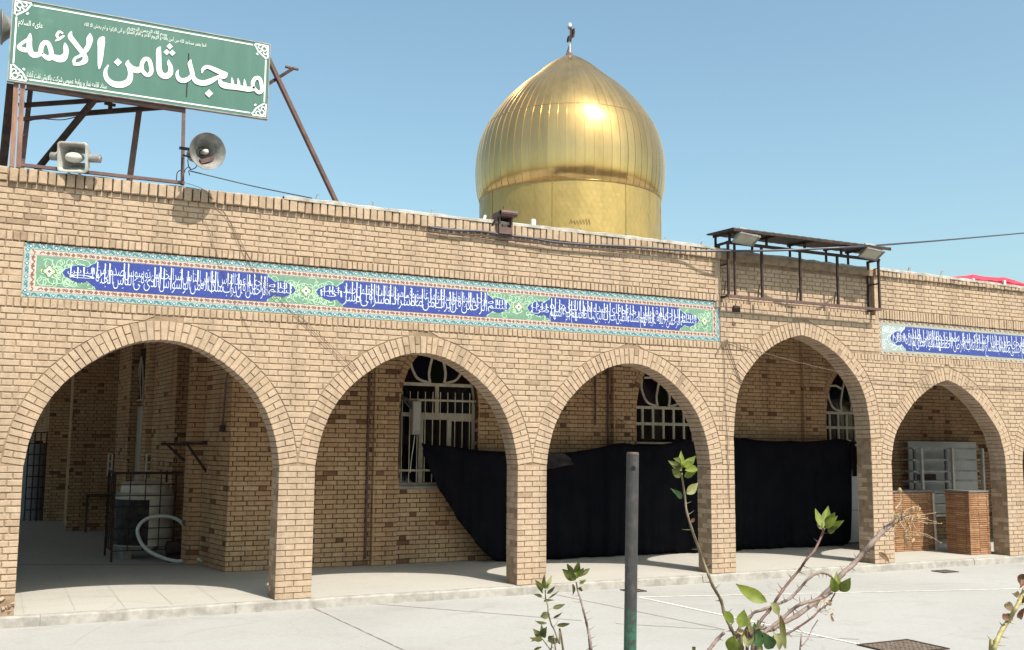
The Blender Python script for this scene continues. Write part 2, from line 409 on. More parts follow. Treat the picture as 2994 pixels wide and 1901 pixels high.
M_FJ = plain('tile_joint', (.30, .28, .255), .9, var=.2)
# floor tile joints inside the porch (thin dirt lines)
for i in range(12):
    X = 0.9 + i * 0.5
    if X < 3.4: strip('floor_joint', (X, 0.1, 0), (X, 6.5, 0), 0.004, M_FJ, floor, 0.003)
for Y in (0.55, 1.05, 1.55): strip('floor_joint', (0.8, Y, 0), (3.4, Y, 0), 0.004, M_FJ, floor, 0.0034)
ga, gb = (-2.0, 4.85, 0), (3.15, 4.2, 0)
strip('floor_gutter', (-2.0, 6.1, 0), (3.1, 3.95, 0), 0.035, M_DSTEEL, floor, 0.004)

# ------------------------------------------------------------------ arches
T1 = [(1.0, 0), (.973, .158), (.941, .278), (.902, .38), (.849, .482), (.782, .582), (.701, .67), (.613, .748), (.502, .83), (.384, .90), (.258, .954), (.133, .988), (0, 1.0)]
T4 = [(1.0, 0), (.989, .11), (.976, .235), (.942, .378), (.89, .489), (.813, .593), (.62, .763), (.427, .875), (.234, .95), (.1, .982), (0, 1.0)]
T5 = [(1.0, 0), (.982, .142), (.915, .345), (.82, .48), (.70, .61), (.565, .735), (.37, .86), (.22, .935), (.1, .976), (0, 1.0)]
class Arch:
    def __init__(s, cx, hs, spring, rise, T):
        s.cx, s.hs, s.sp, s.rise = cx, hs, spring, rise
        half = smooth_path([(hs * a, rise * b) for a, b in T], 8)
        half = [(max(0.0, float(p[0])), float(p[1])) for p in half]
        s.half = half                                   # right half, spring -> apex
        s.poly = [(cx - x, spring + z) for x, z in half] + [(cx + x, spring + z) for x, z in half[::-1][1:]]
        s.cache = {}
    def off(s, d):
        if d not in s.cache:
            out = []; h = s.half
            for i, p in enumerate(h):
                a, b = h[max(i - 1, 0)], h[min(i + 1, len(h) - 1)]
                tx, tz = b[0] - a[0], b[1] - a[1]; l = math.hypot(tx, tz) or 1
                nx, nz = tz / l, -tx / l
                if i == 0: nx, nz = 1, 0
                if i == len(h) - 1: nx, nz = 0.0, 1.0
                out.append((max(0.0, p[0] + nx * d), p[1] + nz * d))
            s.cache[d] = out
        return s.cache[d]
    def hw(s, z, d=0.0):
        """half width of the opening (grown by d) at height z; 0 above it"""
        z -= s.sp
        if z < 0: return s.hs
        h = s.off(d)
        if z >= h[-1][1]: return 0.0
        for i in range(len(h) - 1):
            if h[i][1] <= z <= h[i + 1][1]:
                t = (z - h[i][1]) / max(1e-9, h[i + 1][1] - h[i][1]); return lerp(h[i][0], h[i + 1][0], t)
        return h[0][0]
    def walk(s, n):
        """n + 1 points at equal steps along the curve with outward normals"""
        P = s.poly; L = [0]
        for a, b in zip(P, P[1:]): L.append(L[-1] + math.hypot(b[0] - a[0], b[1] - a[1]))
        out = []
        for k in range(n + 1):
            d = L[-1] * k / n; i = max(0, min(len(P) - 2, next((j for j in range(len(L) - 1) if L[j + 1] >= d - 1e-9), len(P) - 2)))
            t = (d - L[i]) / max(1e-9, L[i + 1] - L[i]); p = (lerp(P[i][0], P[i + 1][0], t), lerp(P[i][1], P[i + 1][1], t))
            a, b = P[max(i - 1, 0)], P[min(i + 2, len(P) - 1)]; tx, tz = b[0] - a[0], b[1] - a[1]; l = math.hypot(tx, tz)
            out.append((p, (-tz / l, tx / l)))
        return out, L[-1]
ARCH = [Arch(2.160, 1.357, 1.54, 1.41, T1), Arch(5.302, 1.354, 1.54, 1.41, T1), Arch(8.433, 1.347, 1.54, 1.41, T1),
        Arch(11.572, 1.362, 1.95, 1.575, T4), Arch(14.707, 1.343, 1.54, 1.40, T5), Arch(17.84, 1.36, 1.54, 1.40, T5)]
XL, XR, TOPZ, DEPTH = -2.5, 21.0, 4.575, 0.32
PAN = [(0.68, 9.995, 3.335, 3.928), (13.19, 20.6, 3.302, 3.872)]
BAY = (10.005, 13.115, 3.85); BAYD = 0.08
def merged(iv):
    return [i for i in iv if i[2] - i[0] > 0.03 or i[3] - i[1] > 0.03]
def wall_ivals(z0, z1, d, panels=True, bay=None):
    zs = (z0, z1); out = []; L0 = L1 = XL
    for a in ARCH:
        h0, h1 = a.hw(z0, d if z0 > a.sp else 0), a.hw(z1, d if z1 > a.sp else 0)
        if h0 <= 0.0 and h1 <= 0.0: continue
        if h1 <= 0.0: h1 = h0 * 0.5
        out.append((L0, L1, a.cx - h0, a.cx - h1)); L0, L1 = a.cx + h0, a.cx + h1
    out.append((L0, L1, XR, XR))
    cuts = []
    if panels:
        for (p0, p1, q0, q1) in PAN:
            if z1 > q0 + .004 and z0 < q1 - .004: cuts.append((p0, p1))
    if bay is not None and z0 > BAY[2]: cuts.append((BAY[0], BAY[1]))
    for c0, c1 in cuts:
        nxt = []
        for i in out:
            if i[2] <= c0 or i[0] >= c1: nxt.append(i); continue
            if i[0] < c0: nxt.append((i[0], i[1], c0, c0))
            if i[2] > c1: nxt.append((c1, c1, i[2], i[3]))
        out = nxt
    return merged(out)
WALL = thing('arcade_wall', 'long buff brick arcade wall with pointed arches and soldier course bands', 'wall', (XL, 0, 0))
# mortar core
core = MB(); z = 0.0
while z < 4.58 - 1e-6:
    z1 = min(z + 0.047, 4.58)
    for (l0, l1, r0, r1) in wall_ivals(z, z1, 0.012, True, 1):
        y = 0.010
        core.face([(l0, y, z), (r0, y, z), (r1, y, z1), (l1, y, z1)]); core.face([(r0, DEPTH - .01, z), (l0, DEPTH - .01, z), (l1, DEPTH - .01, z1), (r1, DEPTH - .01, z1)])
        core.face([(l0, DEPTH - .01, z), (l0, y, z), (l1, y, z1), (l1, DEPTH - .01, z1)]); core.face([(r0, y, z), (r0, DEPTH - .01, z), (r1, DEPTH - .01, z1), (r1, y, z1)])
    z = z1
for (p0, p1, q0, q1) in PAN: core.box(p0 - .02, p1 + .02, 0.06, 0.2, q0 - .02, q1 + .02)
core.box(BAY[0] - .05, BAY[1] + .05, BAYD + 0.010, DEPTH, BAY[2] - 0.05, 4.60)
for a in ARCH:                                             # soffit lining and crown filler
    n = 60; w, _ = a.walk(n)
    for i in range(n):
        (p, na), (q, nb) = w[i], w[i + 1]
        e = 0.012
        core.face([(p[0] + na[0] * e, .012, p[1] + na[1] * e), (q[0] + nb[0] * e, .012, q[1] + nb[1] * e), (q[0] + nb[0] * e, DEPTH, q[1] + nb[1] * e), (p[0] + na[0] * e, DEPTH, p[1] + na[1] * e)])
        core.face([(p[0] + na[0] * e, .011, p[1] + na[1] * e), (q[0] + nb[0] * e, .011, q[1] + nb[1] * e), (q[0] + nb[0] * .23, .011, q[1] + nb[1] * .23), (p[0] + na[0] * .23, .011, p[1] + na[1] * .23)])
core.build('mortar_core', M_MORTAR, WALL)

def ftone(x, z):
    t = min(1, max(0.12, random.gauss(0.56, 0.12)))
    if rnd() < 0.025: t = ru(0, .15)
    if x < 0.9 and z > 3.9 and rnd() < 0.6: t = ru(0, .3)
    return t
F = Bricks()
ORG = Vector((0, 0, 0)); FN = Vector((0, -1, 0))
# piers: stretchers and headers turn by course, full depth
PIERS = [(ARCH[i].cx + ARCH[i].hs, ARCH[i + 1].cx - ARCH[i + 1].hs) for i in range(5)]
for (a, b) in PIERS:
    for c in range(22):
        z0, z1 = c * .07 + .005, c * .07 + .065; w = b - a; h = (w - .01) / 2; s = (w - .23) / 2
        t = lambda: ftone(a, z0) * (0.8 if rnd() < .1 else 1)
        if c % 2 == 0:
            F.box(a, a + h, 0, .10, z0, z1, t()); F.box(b - h, b, 0, .10, z0, z1, t())
            F.box(a, a + .10, .11, .32, z0, z1, t()); F.box(b - .10, b, .11, .32, z0, z1, t()); F.box(a + .11, b - .11, .11, .32, z0, z1, t())
        else:
            F.box(a, a + s, 0, .21, z0, z1, t()); F.box(a + s + .01, b - s - .01, 0, .10, z0, z1, t()); F.box(b - s, b, 0, .21, z0, z1, t())
            F.box(a, a + h, .22, .32, z0, z1, t()); F.box(b - h, b, .22, .32, z0, z1, t())
e1 = ARCH[0].cx - ARCH[0].hs
bond(F, ORG, XA, ZA, FN, 0.21, .07, 19, lambda z0, z1: [(XL, XL, e1, e1)], ftone)
m = MB()                                                    # broken masonry at the foot of the first pier
for i in range(420):
    c = Vector((ru(XL, e1 - .01), ru(-.004, .03), ru(.0, .205))); r_ = ru(.010, .028); a1, a2 = Vector((ru(-1, 1), ru(-1, 1), ru(-1, 1))).normalized(), Vector((ru(-1, 1), ru(-1, 1), ru(-1, 1)))
    a2 = (a2 - a1 * a2.dot(a1)).normalized(); m.tone = ru(0, 1); m.obox(c, a1 * r_, a2 * r_ * ru(.4, .9), a1.cross(a2) * r_ * ru(.3, .8))
m.build('broken_masonry', M_BRICK, WALL, tone=True, kind='stuff')
bond(F, ORG, XA, ZA, FN, 0.0, .07, 22, lambda z0, z1: [(ARCH[5].cx + 1.36, ARCH[5].cx + 1.36, XR, XR)], ftone)
bond(F, ORG, XA, ZA, FN, 1.54, .07, 24, lambda a, b: wall_ivals(a, b, .226, False), ftone)
def mid_ivals(a, b):                                       # beside the panels
    return [i for i in wall_ivals(a, b, .226, True) if i[2] > i[0]]
bond(F, ORG, XA, ZA, FN, 3.335, .0745, 8, lambda a, b: [(XL, XL, .672, .672)] + [i for i in mid_ivals(a, b) if i[0] > 9.9 and i[0] < 13.3], ftone)
bond(F, ORG, XA, ZA, FN, 4.045, .0665, 8, lambda a, b: [(XL, XL, BAY[0], BAY[0]), (BAY[1], BAY[1], XR, XR)], ftone)
bond(F, Vector((0, BAYD, 0)), XA, ZA, FN, 3.995, .0665, 8, lambda a, b: [(BAY[0], BAY[0], BAY[1], BAY[1])], ftone)
F.emit('brick', 'brickwork', WALL, M_BRICK, 300)
# returns of the recessed bay
m = MB(); m.tone = .45
for X, s in ((BAY[0] + .003, -1), (BAY[1] - .003, 1)): m.box(min(X, X + s * .09), max(X, X + s * .09), .002, BAYD + .02, BAY[2], 4.575)
m.build('bay_return', M_BRICK, WALL, tone=True)

def soldiers(S, x0, x1, z0, z1, y, depth, w=.058, gap=.011, low=0.2):
    x = x0
    while x < x1 - .03:
        ww = w + ru(-.006, .006); b = min(x + ww, x1)
        S.quad(Vector((0, y + ru(-.002, .002), 0)), XA, ZA, FN, [(x, z0 + ru(-.004, .004)), (b, z0 + ru(-.004, .004)), (b, z1 + ru(-.003, .003)), (x, z1 + ru(-.003, .003))], depth, ftone(x, z0) * (0.55 if rnd() < low else 1))
        x = b + gap
S = Bricks()
soldiers(S, XL, 9.995, 3.232, 3.325, -.006, .05, low=.5); soldiers(S, XL, 9.995, 3.942, 4.036, -.008, .05)
soldiers(S, 10.02, 10.62, 3.232, 3.325, -.004, .05); soldiers(S, 12.5, XR, 3.20, 3.293, -.006, .05, low=.4)
soldiers(S, BAY[1], XR, 3.885, 4.036, -.008, .05, w=.05)
soldiers(S, BAY[0] + .01, BAY[1] - .01, 3.86, 3.985, BAYD - .004, .04)
soldiers(S, .585, .665, 3.335, 3.93, -.004, .05) if False else None
S.emit('soldier_brick', 'soldier_course', WALL, M_BRICK, 300)
C = Bricks()
def sag(x): return -.0105 * max(0.0, x - 9.0)
def coping(x0, x1, y):
    x = x0
    while x < x1 - .03:
        ww = .082 + ru(-.008, .008); b = min(x + ww, x1); zt = 4.722 + ru(-.005, .004) + sag(x)
        C.quad(Vector((0, y + ru(-.004, .004), 0)), XA, ZA, FN, [(x, 4.577 + ru(-.006, .006)), (b, 4.577 + ru(-.006, .006)), (b, zt), (x, zt)], .30, ftone(x, 4.6) * (.6 if rnd() < .2 else 1.05), ch=.007, jit=.003)
        x = b + .013
coping(.49, BAY[0], -.045); coping(BAY[1], XR, -.045); coping(BAY[0] + .01, BAY[1] - .01, BAYD - .02)
bond(C, Vector((0, -.02, 0)), XA, ZA, FN, 4.575, .075, 2, lambda a, b: [(XL, XL, .47, .47)], lambda x, z: ru(0, .3))
C.emit('coping_brick', 'coping_course', WALL, M_BRICK, 300)
m = MB(); n = 150
for i in range(n):                                          # uneven white cement cap on the parapet
    xa, xb = XL + (XR - XL) * i / n, XL + (XR - XL) * (i + 1) / n
    random.seed(900 + i); a = ru(.0, .02) + (0.012 if 3.4 < xa < 9.6 or xa > 13.2 else -.006); ya = ru(-.012, .012); random.seed(901 + i)
    b = ru(.0, .02) + (0.012 if 3.4 < xb < 9.6 or xb > 13.2 else -.006); yb = ru(-.012, .012)
    d = BAYD + .03 if BAY[0] < xa < BAY[1] else (.075 if xa < 3.3 else 0)
    if d > .1: a += .028; b += .028
    a += sag(xa); b += sag(xb)
    A = [(xa, -.05 + ya + d, 4.712 + sag(xa)), (xa, -.056 + ya + d, 4.728 + a), (xa, -.03 + d, 4.738 + a), (xa, .36, 4.742 + a)]
    Bq = [(xb, -.05 + yb + d, 4.712 + sag(xb)), (xb, -.056 + yb + d, 4.728 + b), (xb, -.03 + d, 4.738 + b), (xb, .36, 4.742 + b)]
    for j in range(3): m.face([A[j], Bq[j], Bq[j + 1], A[j + 1]])
    m.face([(xa, .36, 4.742 + a), (xb, .36, 4.742 + b), (xb, .36, 4.3), (xa, .36, 4.3)])
random.seed(21)
m.build('cement_cap', M_CEMENT, WALL)
m = MB(); m.box(XL, XR, .012, .35, 4.575, 4.59)
for i in range(40): xa = lerp(XL, XR, i / 40); xb = lerp(XL, XR, (i + 1) / 40); m.box(xa, xb, .013 if i % 2 else .014, .349 if i % 2 else .348, 4.59, 4.714 + sag(xb))
m = m; m.build('coping_bed', M_MORTAR, WALL)
# voussoirs
Vs = Bricks()
for ai, a in enumerate(ARCH):
    _, L = a.walk(4); n = int(round(L / .071)); n += 1 - n % 2; w, _ = a.walk(n)
    for i in range(n):
        (p, na), (q, nb) = w[i], w[i + 1]
        P = lambda t, r: ((lerp(p[0], q[0], t) + lerp(na[0], nb[0], t) * r), (lerp(p[1], q[1], t) + lerp(na[1], nb[1], t) * r))
        g = .005 / (L / n)
        def blk(r0, r1, y0, y1):
            g2 = g * ru(.8, 1.3); t = ftone(p[0], p[1]) * (0.75 if rnd() < .12 else 1); jy = ru(-.003, .003)
            c = [P(g2, r0), P(1 - g2, r0), P(1 - g2, r1), P(g2, r1)]
            k = .004; ce = (sum(x for x, _ in c) / 4, sum(z for _, z in c) / 4)
            ins = [(ce[0] + (x - ce[0]) * .93, ce[1] + (z - ce[1]) * .97) for x, z in c]
            v = [Vector((x, y0 + jy - (0.0 if y0 > .05 else 0), z)) for x, z in ins] + [Vector((x, y0 + jy + k, z)) for x, z in c] + [Vector((x, y1, z)) for x, z in c]
            f = [(0, 1, 2, 3), (11, 10, 9, 8)]
            for ii in range(4): j = (ii + 1) % 4; f += [(4 + ii, 4 + j, j, ii), (8 + ii, 8 + j, 4 + j, 4 + ii)]
            ar = abs((c[1][0] - c[0][0])) + abs(c[2][0] - c[0][0]) * abs(c[2][1] - c[0][1])
            sc_ = (r1 - r0) * (L / n) / (CAM - v[0]).length_squared * (1 if y0 < .05 else .02)
            Vs.items.append((v, f, t, sc_))
        jr = ru(-.003, .003)
        if i % 2 == 0:
            blk(jr, .214 + jr, 0, .10); blk(0, .10, .11, .32); blk(.11, .214, .11, .32)
        else:
            sp = ru(.095, .115)
            blk(jr, sp, 0, .21); blk(sp + .01, .214 + jr, 0, .21); blk(0, .214, .22, .32)
Vs.emit('voussoir', 'arch_brickwork', WALL, M_BRICK, 300)

# ------------------------------------------------------------------ porch: back wall, windows, corridor, roof
BY = 2.85
WINS = [(6.735, 0.66), (11.06, 0.66), (15.39, 0.66)]
PIL = [(5.63, 6.02), (9.88, 10.30), (14.10, 14.62), (7.47, 7.52)]
NA = [Arch(cx, hw, 2.45, 0.95, T1) for cx, hw in WINS]
def back_ivals(z0, z1, d=0.0):
    out = []; L0 = L1 = 3.51
    for a in NA:
        if z1 < 1.16: continue
        h0, h1 = a.hw(z0, d if z0 > a.sp else 0), a.hw(z1, d if z1 > a.sp else 0)
        if h0 <= 0 and h1 <= 0: continue
        if h1 <= 0: h1 = h0 * .6
        out.append((L0, L1, a.cx - h0, a.cx - h1)); L0, L1 = a.cx + h0, a.cx + h1
    out.append((L0, L1, 21.0, 21.0)); return merged(out)
BW = thing('porch_wall', 'shaded brown brick back wall of the porch with pilasters and arched windows', 'wall', (3.51, BY, 0))
def itone(x, z):
    if rnd() < .045: return ru(.0, .2)
    return min(1, max(.3, random.gauss(.55, .18)))
m = MB(); z = 0
while z < 3.95 - 1e-6:
    z1 = z + .079
    for (l0, l1, r0, r1) in back_ivals(z, z1, 0.0):
        y = BY + .012
        m.face([(l0, y, z), (r0, y, z), (r1, y, z1), (l1, y, z1)])
        m.face([(l0, BY + .25, z), (l0, y, z), (l1, y, z1), (l1, BY + .25, z1)]); m.face([(r0, y, z), (r0, BY + .25, z), (r1, BY + .25, z1), (r1, y, z1)])
    z = z1
m.box(3.52, 21, BY + .30, BY + .4, 0, 3.95)
for a in NA:
    w, _ = a.walk(30)
    for (p, na), (q, nb) in zip(w, w[1:]):
        m.face([(p[0], BY + .01, p[1]), (q[0], BY + .01, q[1]), (q[0], BY + .26, q[1]), (p[0], BY + .26, p[1])])
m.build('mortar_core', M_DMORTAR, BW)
B = Bricks()
bond(B, Vector((0, BY, 0)), XA, ZA, FN, 0.0, .07, 56, lambda a, b: back_ivals(a, b, .115), itone, phase=.1)
for (a, b) in PIL[:3]:
    y = BY - .085
    bond(B, Vector((0, y, 0)), XA, ZA, FN, 0.0, .07, 56, lambda z0, z1: [(a, a, b, b)], itone, depth=.08, phase=a)
    B2 = Vector((a, y + .01, 0))
    bond(B, Vector((a, BY, 0)), -YA, ZA, Vector((-1, 0, 0)), 0.0, .07, 56, lambda z0, z1: [(0, 0, .085, .085)], itone, depth=.03)
for a in NA:                                                # niche ring
    _, L = a.walk(4); n = int(round(L / .072)); w, _ = a.walk(n)
    for i in range(n):
        (p, na), (q, nb) = w[i], w[i + 1]
        B.quad(Vector((0, BY - .002, 0)), XA, ZA, FN, [(lerp(p[0], q[0], .07), lerp(p[1], q[1], .07)), (lerp(p[0] , q[0], .93), lerp(p[1], q[1], .93)), (lerp(p[0] + na[0] * .11, q[0] + nb[0] * .11, .93), lerp(p[1] + na[1] * .11, q[1] + nb[1] * .11, .93)), (lerp(p[0] + na[0] * .11, q[0] + nb[0] * .11, .07), lerp(p[1] + na[1] * .11, q[1] + nb[1] * .11, .07))], .03, itone(0, 0))
    for s in (-1, 1):                                       # reveals
        X = a.cx + s * a.hs
        bond(B, Vector((X, BY, 0)), YA * 1.0, ZA, Vector((-s, 0, 0)), 1.16, .07, 19, lambda z0, z1: [(0, 0, .24, .24)], itone, depth=.02)
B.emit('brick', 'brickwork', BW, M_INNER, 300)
m = MB()
for (cx, hw) in WINS: m.box(cx - hw, cx + hw, BY + .01, BY + .3, 1.10, 1.16)
m.build('window_sill', M_KERB, BW)
# pilaster cores
m = MB()
for (a, b) in PIL[:3]: m.box(a + .012, b - .012, BY - .075, BY + .02, 0, 3.95)
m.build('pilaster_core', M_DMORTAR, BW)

def glass(name, col):
    m, nt, b = nodes_of(name); b.inputs['Base Color'].default_value = (*col, 1); b.inputs['Roughness'].default_value = .06
    b.inputs['Specular IOR Level'].default_value = .6; bump(nt, b, noise(nt, 5, 2), .04, .02); return m
G_DARK = glass('dark_glass', (.005, .005, .006)); G_RED = glass('red_glass', (.010, .003, .003)); G_BLUE = glass('blue_glass', (.003, .0035, .010)); G_GREEN = glass('green_glass', (.003, .007, .0035))
def flat_stroke(mb, pts, w, y, th=.03):
    """painted steel flat bar along pts (x, z) in a vertical plane"""
    P = [Vector((p[0], y, p[1])) for p in pts]
    for i in range(len(P)):
        d = (P[min(i + 1, len(P) - 1)] - P[max(i - 1, 0)]).normalized(); n = Vector((-d.z, 0, d.x)) * (w / 2)
        mb.v += [tuple(P[i] - n), tuple(P[i] + n), tuple(P[i] - n + YA * th), tuple(P[i] + n + YA * th)]
    b = len(mb.v) - 4 * len(P)
    for i in range(len(P) - 1):
        o = b + 4 * i
        for q in ((0, 1, 5, 4), (1, 3, 7, 5), (2, 0, 4, 6), (3, 2, 6, 7)): mb.f.append(tuple(o + k for k in q)); mb.t.append(.5)
def window(a, kind, idx):
    cx, hw = a.cx, a.hs; y = BY + .14; zt = 2.74 if kind == 'bars' else 2.475
    W = empty('window', (cx, y, 1.16)); W.parent = BW; W.matrix_parent_inverse = Matrix.Translation(-Vector(BW.location))
    def bld(m, name, mat): return m.build(name, mat, W)
    W.matrix_parent_inverse = Matrix.Translation(-BW.location)
    fr = MB(); h = lambda z: a.hw(z) if z > a.sp else hw
    fr.box(cx - hw, cx + hw, y, y + .05, zt - .025, zt + .025)
    for s in (-1, 1): fr.box(cx + s * hw - (.05 if s > 0 else 0), cx + s * hw + (0 if s > 0 else .05), y + .002, y + .05, 1.16, 2.5)
    fr.box(cx - hw, cx + hw, y + .001, y + .05, 1.16, 1.21)
    if kind == 'bars':
        fr.box(cx - hw + .05, cx + hw - .05, y + .004, y + .05, 2.235, 2.295); fr.box(cx - .03, cx + .03, y + .003, y + .05, 2.295, 2.715)
        for X in (cx - .26, cx + .22): fr.box(X - .035, X + .035, y + .006, y + .05, 1.21, 2.235)
        fr.box(cx - .225, cx + .185, y + .008, y + .05, 2.19, 2.235); fr.box(cx + .255, cx + hw - .05, y + .008, y + .05, 2.17, 2.235)
    else:
        n = 6
        for i in range(1, n): X = cx - hw + 2 * hw * i / n; fr.box(X - .021, X + .021, y + .003, y + .05, 1.93, zt - .025)
        fr.box(cx - hw + .05, cx + hw - .05, y + .001, y + .05, 2.165, 2.215); fr.box(cx - hw + .05, cx + hw - .05, y - .01, y + .05, 1.84, 1.875)
    bld(fr, 'frame', M_PAINT)
    tr = MB(); top = a.sp + a.rise
    for s in (-1, 1):
        flat_stroke(tr, [(p[0], p[1]) for p in smooth_path([(cx + s * .12, zt + .03), (cx + s * .14, zt + .2), (cx + s * .07, zt + .5), (cx, zt + .66)], 6)], .036, y + .004)
        flat_stroke(tr, [(p[0], p[1]) for p in smooth_path([(cx + s * .14, zt + .03), (cx + s * .34, zt + .10), (cx + s * .45, zt + .32), (cx + s * .44, zt + .5)], 6)], .036, y + .008)
        flat_stroke(tr, [(cx + s * .1, zt + .47), (cx + s * .24, zt + .53), (cx + s * .40, zt + .52)], .036, y + .012)
    hd = [(x_, z_) for (x_, z_), _ in a.walk(30)[0]]
    flat_stroke(tr, hd, .05, y + .002)
    bld(tr, 'tracery', M_PAINT)
    # panes
    def pane(poly, mat): m = MB(); m.prism([(x_, y + .03, z_) for x_, z_ in poly], (0, -1, 0), .006); bld(m, 'pane', mat)
    hl = [p for p in hd if p[0] <= cx + 1e-6 and p[1] >= zt]; hr = [p for p in hd if p[0] >= cx - 1e-6 and p[1] >= zt]
    pane([(cx - hw, zt)] + hl + [(cx - .02, zt + .66), (cx - .13, zt + .2), (cx - .12, zt)], G_RED)
    pane([(cx + .12, zt), (cx + .13, zt + .2), (cx + .02, zt + .66)] + hr + [(cx + hw, zt)], G_RED)
    pane([(cx - .12, zt), (cx + .12, zt), (cx + .13, zt + .2), (cx + .06, zt + .5), (cx, zt + .66), (cx - .06, zt + .5), (cx - .13, zt + .2)], G_GREEN)
    for s, mt in ((-1, G_BLUE), (1, G_BLUE)):
        m = MB(); m.prism([(cx + s * q, y + .024, zt + r) for q, r in ((.16, .05), (.33, .12), (.43, .32), (.42, .5), (.11, .44), (.14, .25))], (0, -1, 0), .004); fix_normals(bld(m, 'pane', mt))
    if kind == 'bars':
        pane([(cx - hw, 2.26), (cx, 2.26), (cx, zt), (cx - hw, zt)], G_DARK); pane([(cx, 2.26), (cx + hw, 2.26), (cx + hw, zt), (cx, zt)], G_DARK)
        for x0, x1 in ((-hw, -.26), (-.26, .22), (.22, hw)): pane([(cx + x0, 1.18), (cx + x1, 1.18), (cx + x1, 2.26), (cx + x0, 2.26)], G_DARK)
        for k in range(10):
            X = cx - hw + .055 + k * .127; m = MB(); m.tube([(X, y - .06, 1.22), (X, y - .06, 2.62)], .0085, 8); bld(m, 'grille_bar', M_PAINT)
        for Z in (1.40, 2.49):
            m = MB(); m.box(cx - hw, cx + hw, y - .052, y - .04, Z - .016, Z + .016); bld(m, 'grille_rail', M_PAINT)
    else:
        for i in range(6):
            x0, x1 = cx - hw + 2 * hw * i / 6, cx - hw + 2 * hw * (i + 1) / 6
            pane([(x0, 1.9), (x1, 1.9), (x1, 2.19), (x0, 2.19)], G_DARK); pane([(x0, 2.19), (x1, 2.19), (x1, zt), (x0, zt)], G_DARK)
        pane([(cx - hw, 1.18), (cx + hw, 1.18), (cx + hw, 1.86), (cx - hw, 1.86)], G_DARK)
window(NA[0], 'bars', 0); window(NA[1], 'grid', 1); window(NA[2], 'grid', 2)

# corridor behind the first arch: stepped side wall of the mosque
CW = thing('corridor_wall', 'dim brick side wall running back from the first arch with pilasters and narrow windows', 'wall', (3.5, BY, 0))
K = Bricks(); core = MB()
LN = Vector((-1, 0, 0))
def face_x(X, y0, y1, z0=0.0, z1=3.95, tone=itone):        # face looking towards -x
    n = int((z1 - z0) / .07); bond(K, Vector((X, 0, 0)), -YA, ZA, LN, z0, .07, n, lambda a, b: [(-y1, -y1, -y0, -y0)], tone, phase=-y0)
    core.box(X + .012, X + .06, y0, y1, z0, z1)
def face_y(Y, x0, x1, z0=0.0, z1=3.95, tone=itone):        # face looking towards -y
    n = int((z1 - z0) / .07); bond(K, Vector((0, Y, 0)), XA, ZA, FN, z0, .07, n, lambda a, b: [(x0, x0, x1, x1)], tone, phase=x0)
    core.box(x0, x1, Y + .012, Y + .06, z0, z1)
def seg(p, q, z0=0.0, z1=3.95, tone=itone):
    """brick face in plan from p to q, looking to the left of that direction"""
    p, q = Vector((p[0], p[1], 0)), Vector((q[0], q[1], 0)); U = (q - p).normalized(); L = (q - p).length; Nn = Vector((-U.y, U.x, 0)); U2 = -U
    n = int((z1 - z0) / .07); bond(K, q, U2, ZA, Nn, z0, .07, n, lambda a, b: [(0, 0, L, L)], tone, phase=ru(0, .3))
    c = (p + q) / 2 - Nn * .04 + ZA * (z0 + z1) / 2; core.obox(c, U * (L / 2), Nn * .028, ZA * ((z1 - z0) / 2))
def hit(o, s_, x, y, P, d):
    """where the sight line of a zoomed pixel crosses the plan line through P along d"""
    px, py = o[0] + x / s_, o[1] + y / s_; v = _f * FPX + _r * (px - IW / 2) + _u * (IH / 2 - py)
    den = v.x * d[1] - v.y * d[0]; t = ((P[0] - CAM.x) * d[1] - (P[1] - CAM.y) * d[0]) / den
    return (CAM.x + v.x * t, CAM.y + v.y * t)
ZF, ZG = (420, 1000), (60, 1000); SC = 4.7775
PB_, PC_ = (3.33, 3.92), (3.15, 3.97); DW = (-.085, 1.0)
seg((3.51, BY), PB_); seg(PB_, PC_); seg(PC_, (3.12, 4.22))
BKP = (3.56, 4.3)                                            # recessed plane behind the pilasters
b1, b0 = hit(ZF, SC, 555, 1100, BKP, DW), hit(ZF, SC, 735, 1100, BKP, DW)
j1 = hit(ZF, SC, 432, 1100, PB_, DW); j0 = (b1[0] + .02, j1[1])
seg((3.55, 4.25), (j0[0], j0[1])); seg(j0, j1)
w1 = hit(ZF, SC, 118, 1100, PB_, DW); seg(j1, w1)
p1 = hit(ZF, SC, 30, 1100, (0, w1[1] + .05), (1, 0)); seg(w1, p1); seg(p1, (p1[0] - .02, p1[1] + .3))
BK2 = (w1[0] + .2, w1[1]); c1, c0 = hit(ZG, SC, 1640, 1100, BK2, DW), hit(ZG, SC, 1735, 1100, BK2, DW)
k1 = hit(ZG, SC, 1508, 1100, PB_, DW); k0 = (c1[0] + .02, k1[1]); seg((w1[0] + .2, w1[1] + .35), k0); seg(k0, k1)
w2 = hit(ZG, SC, 1335, 1100, PB_, DW); seg(k1, w2)
q1 = hit(ZG, SC, 705, 1300, (0, w2[1] + .1), (1, 0)); seg(w2, q1)
q2 = (q1[0] + .12, q1[1] + 3.0); seg(q1, q2); q3 = (q2[0] - .42, q2[1] + .05); seg(q2, q3); q4 = (q3[0] - .2, 20.5); seg(q3, q4); seg((q4[0], 19.6), (-3, 19.6))
BOARDS = [(b0, b1, 2.45), (c0, c1, 2.5)]
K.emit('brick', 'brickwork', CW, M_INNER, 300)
core.box(3.95, 20.9, 3.4, 21, 0, 3.95); core.box(3.75, 3.94, 3.95, 21, 0, 3.94)  # unseen solid blocks added behind the faces to stop daylight leaking in
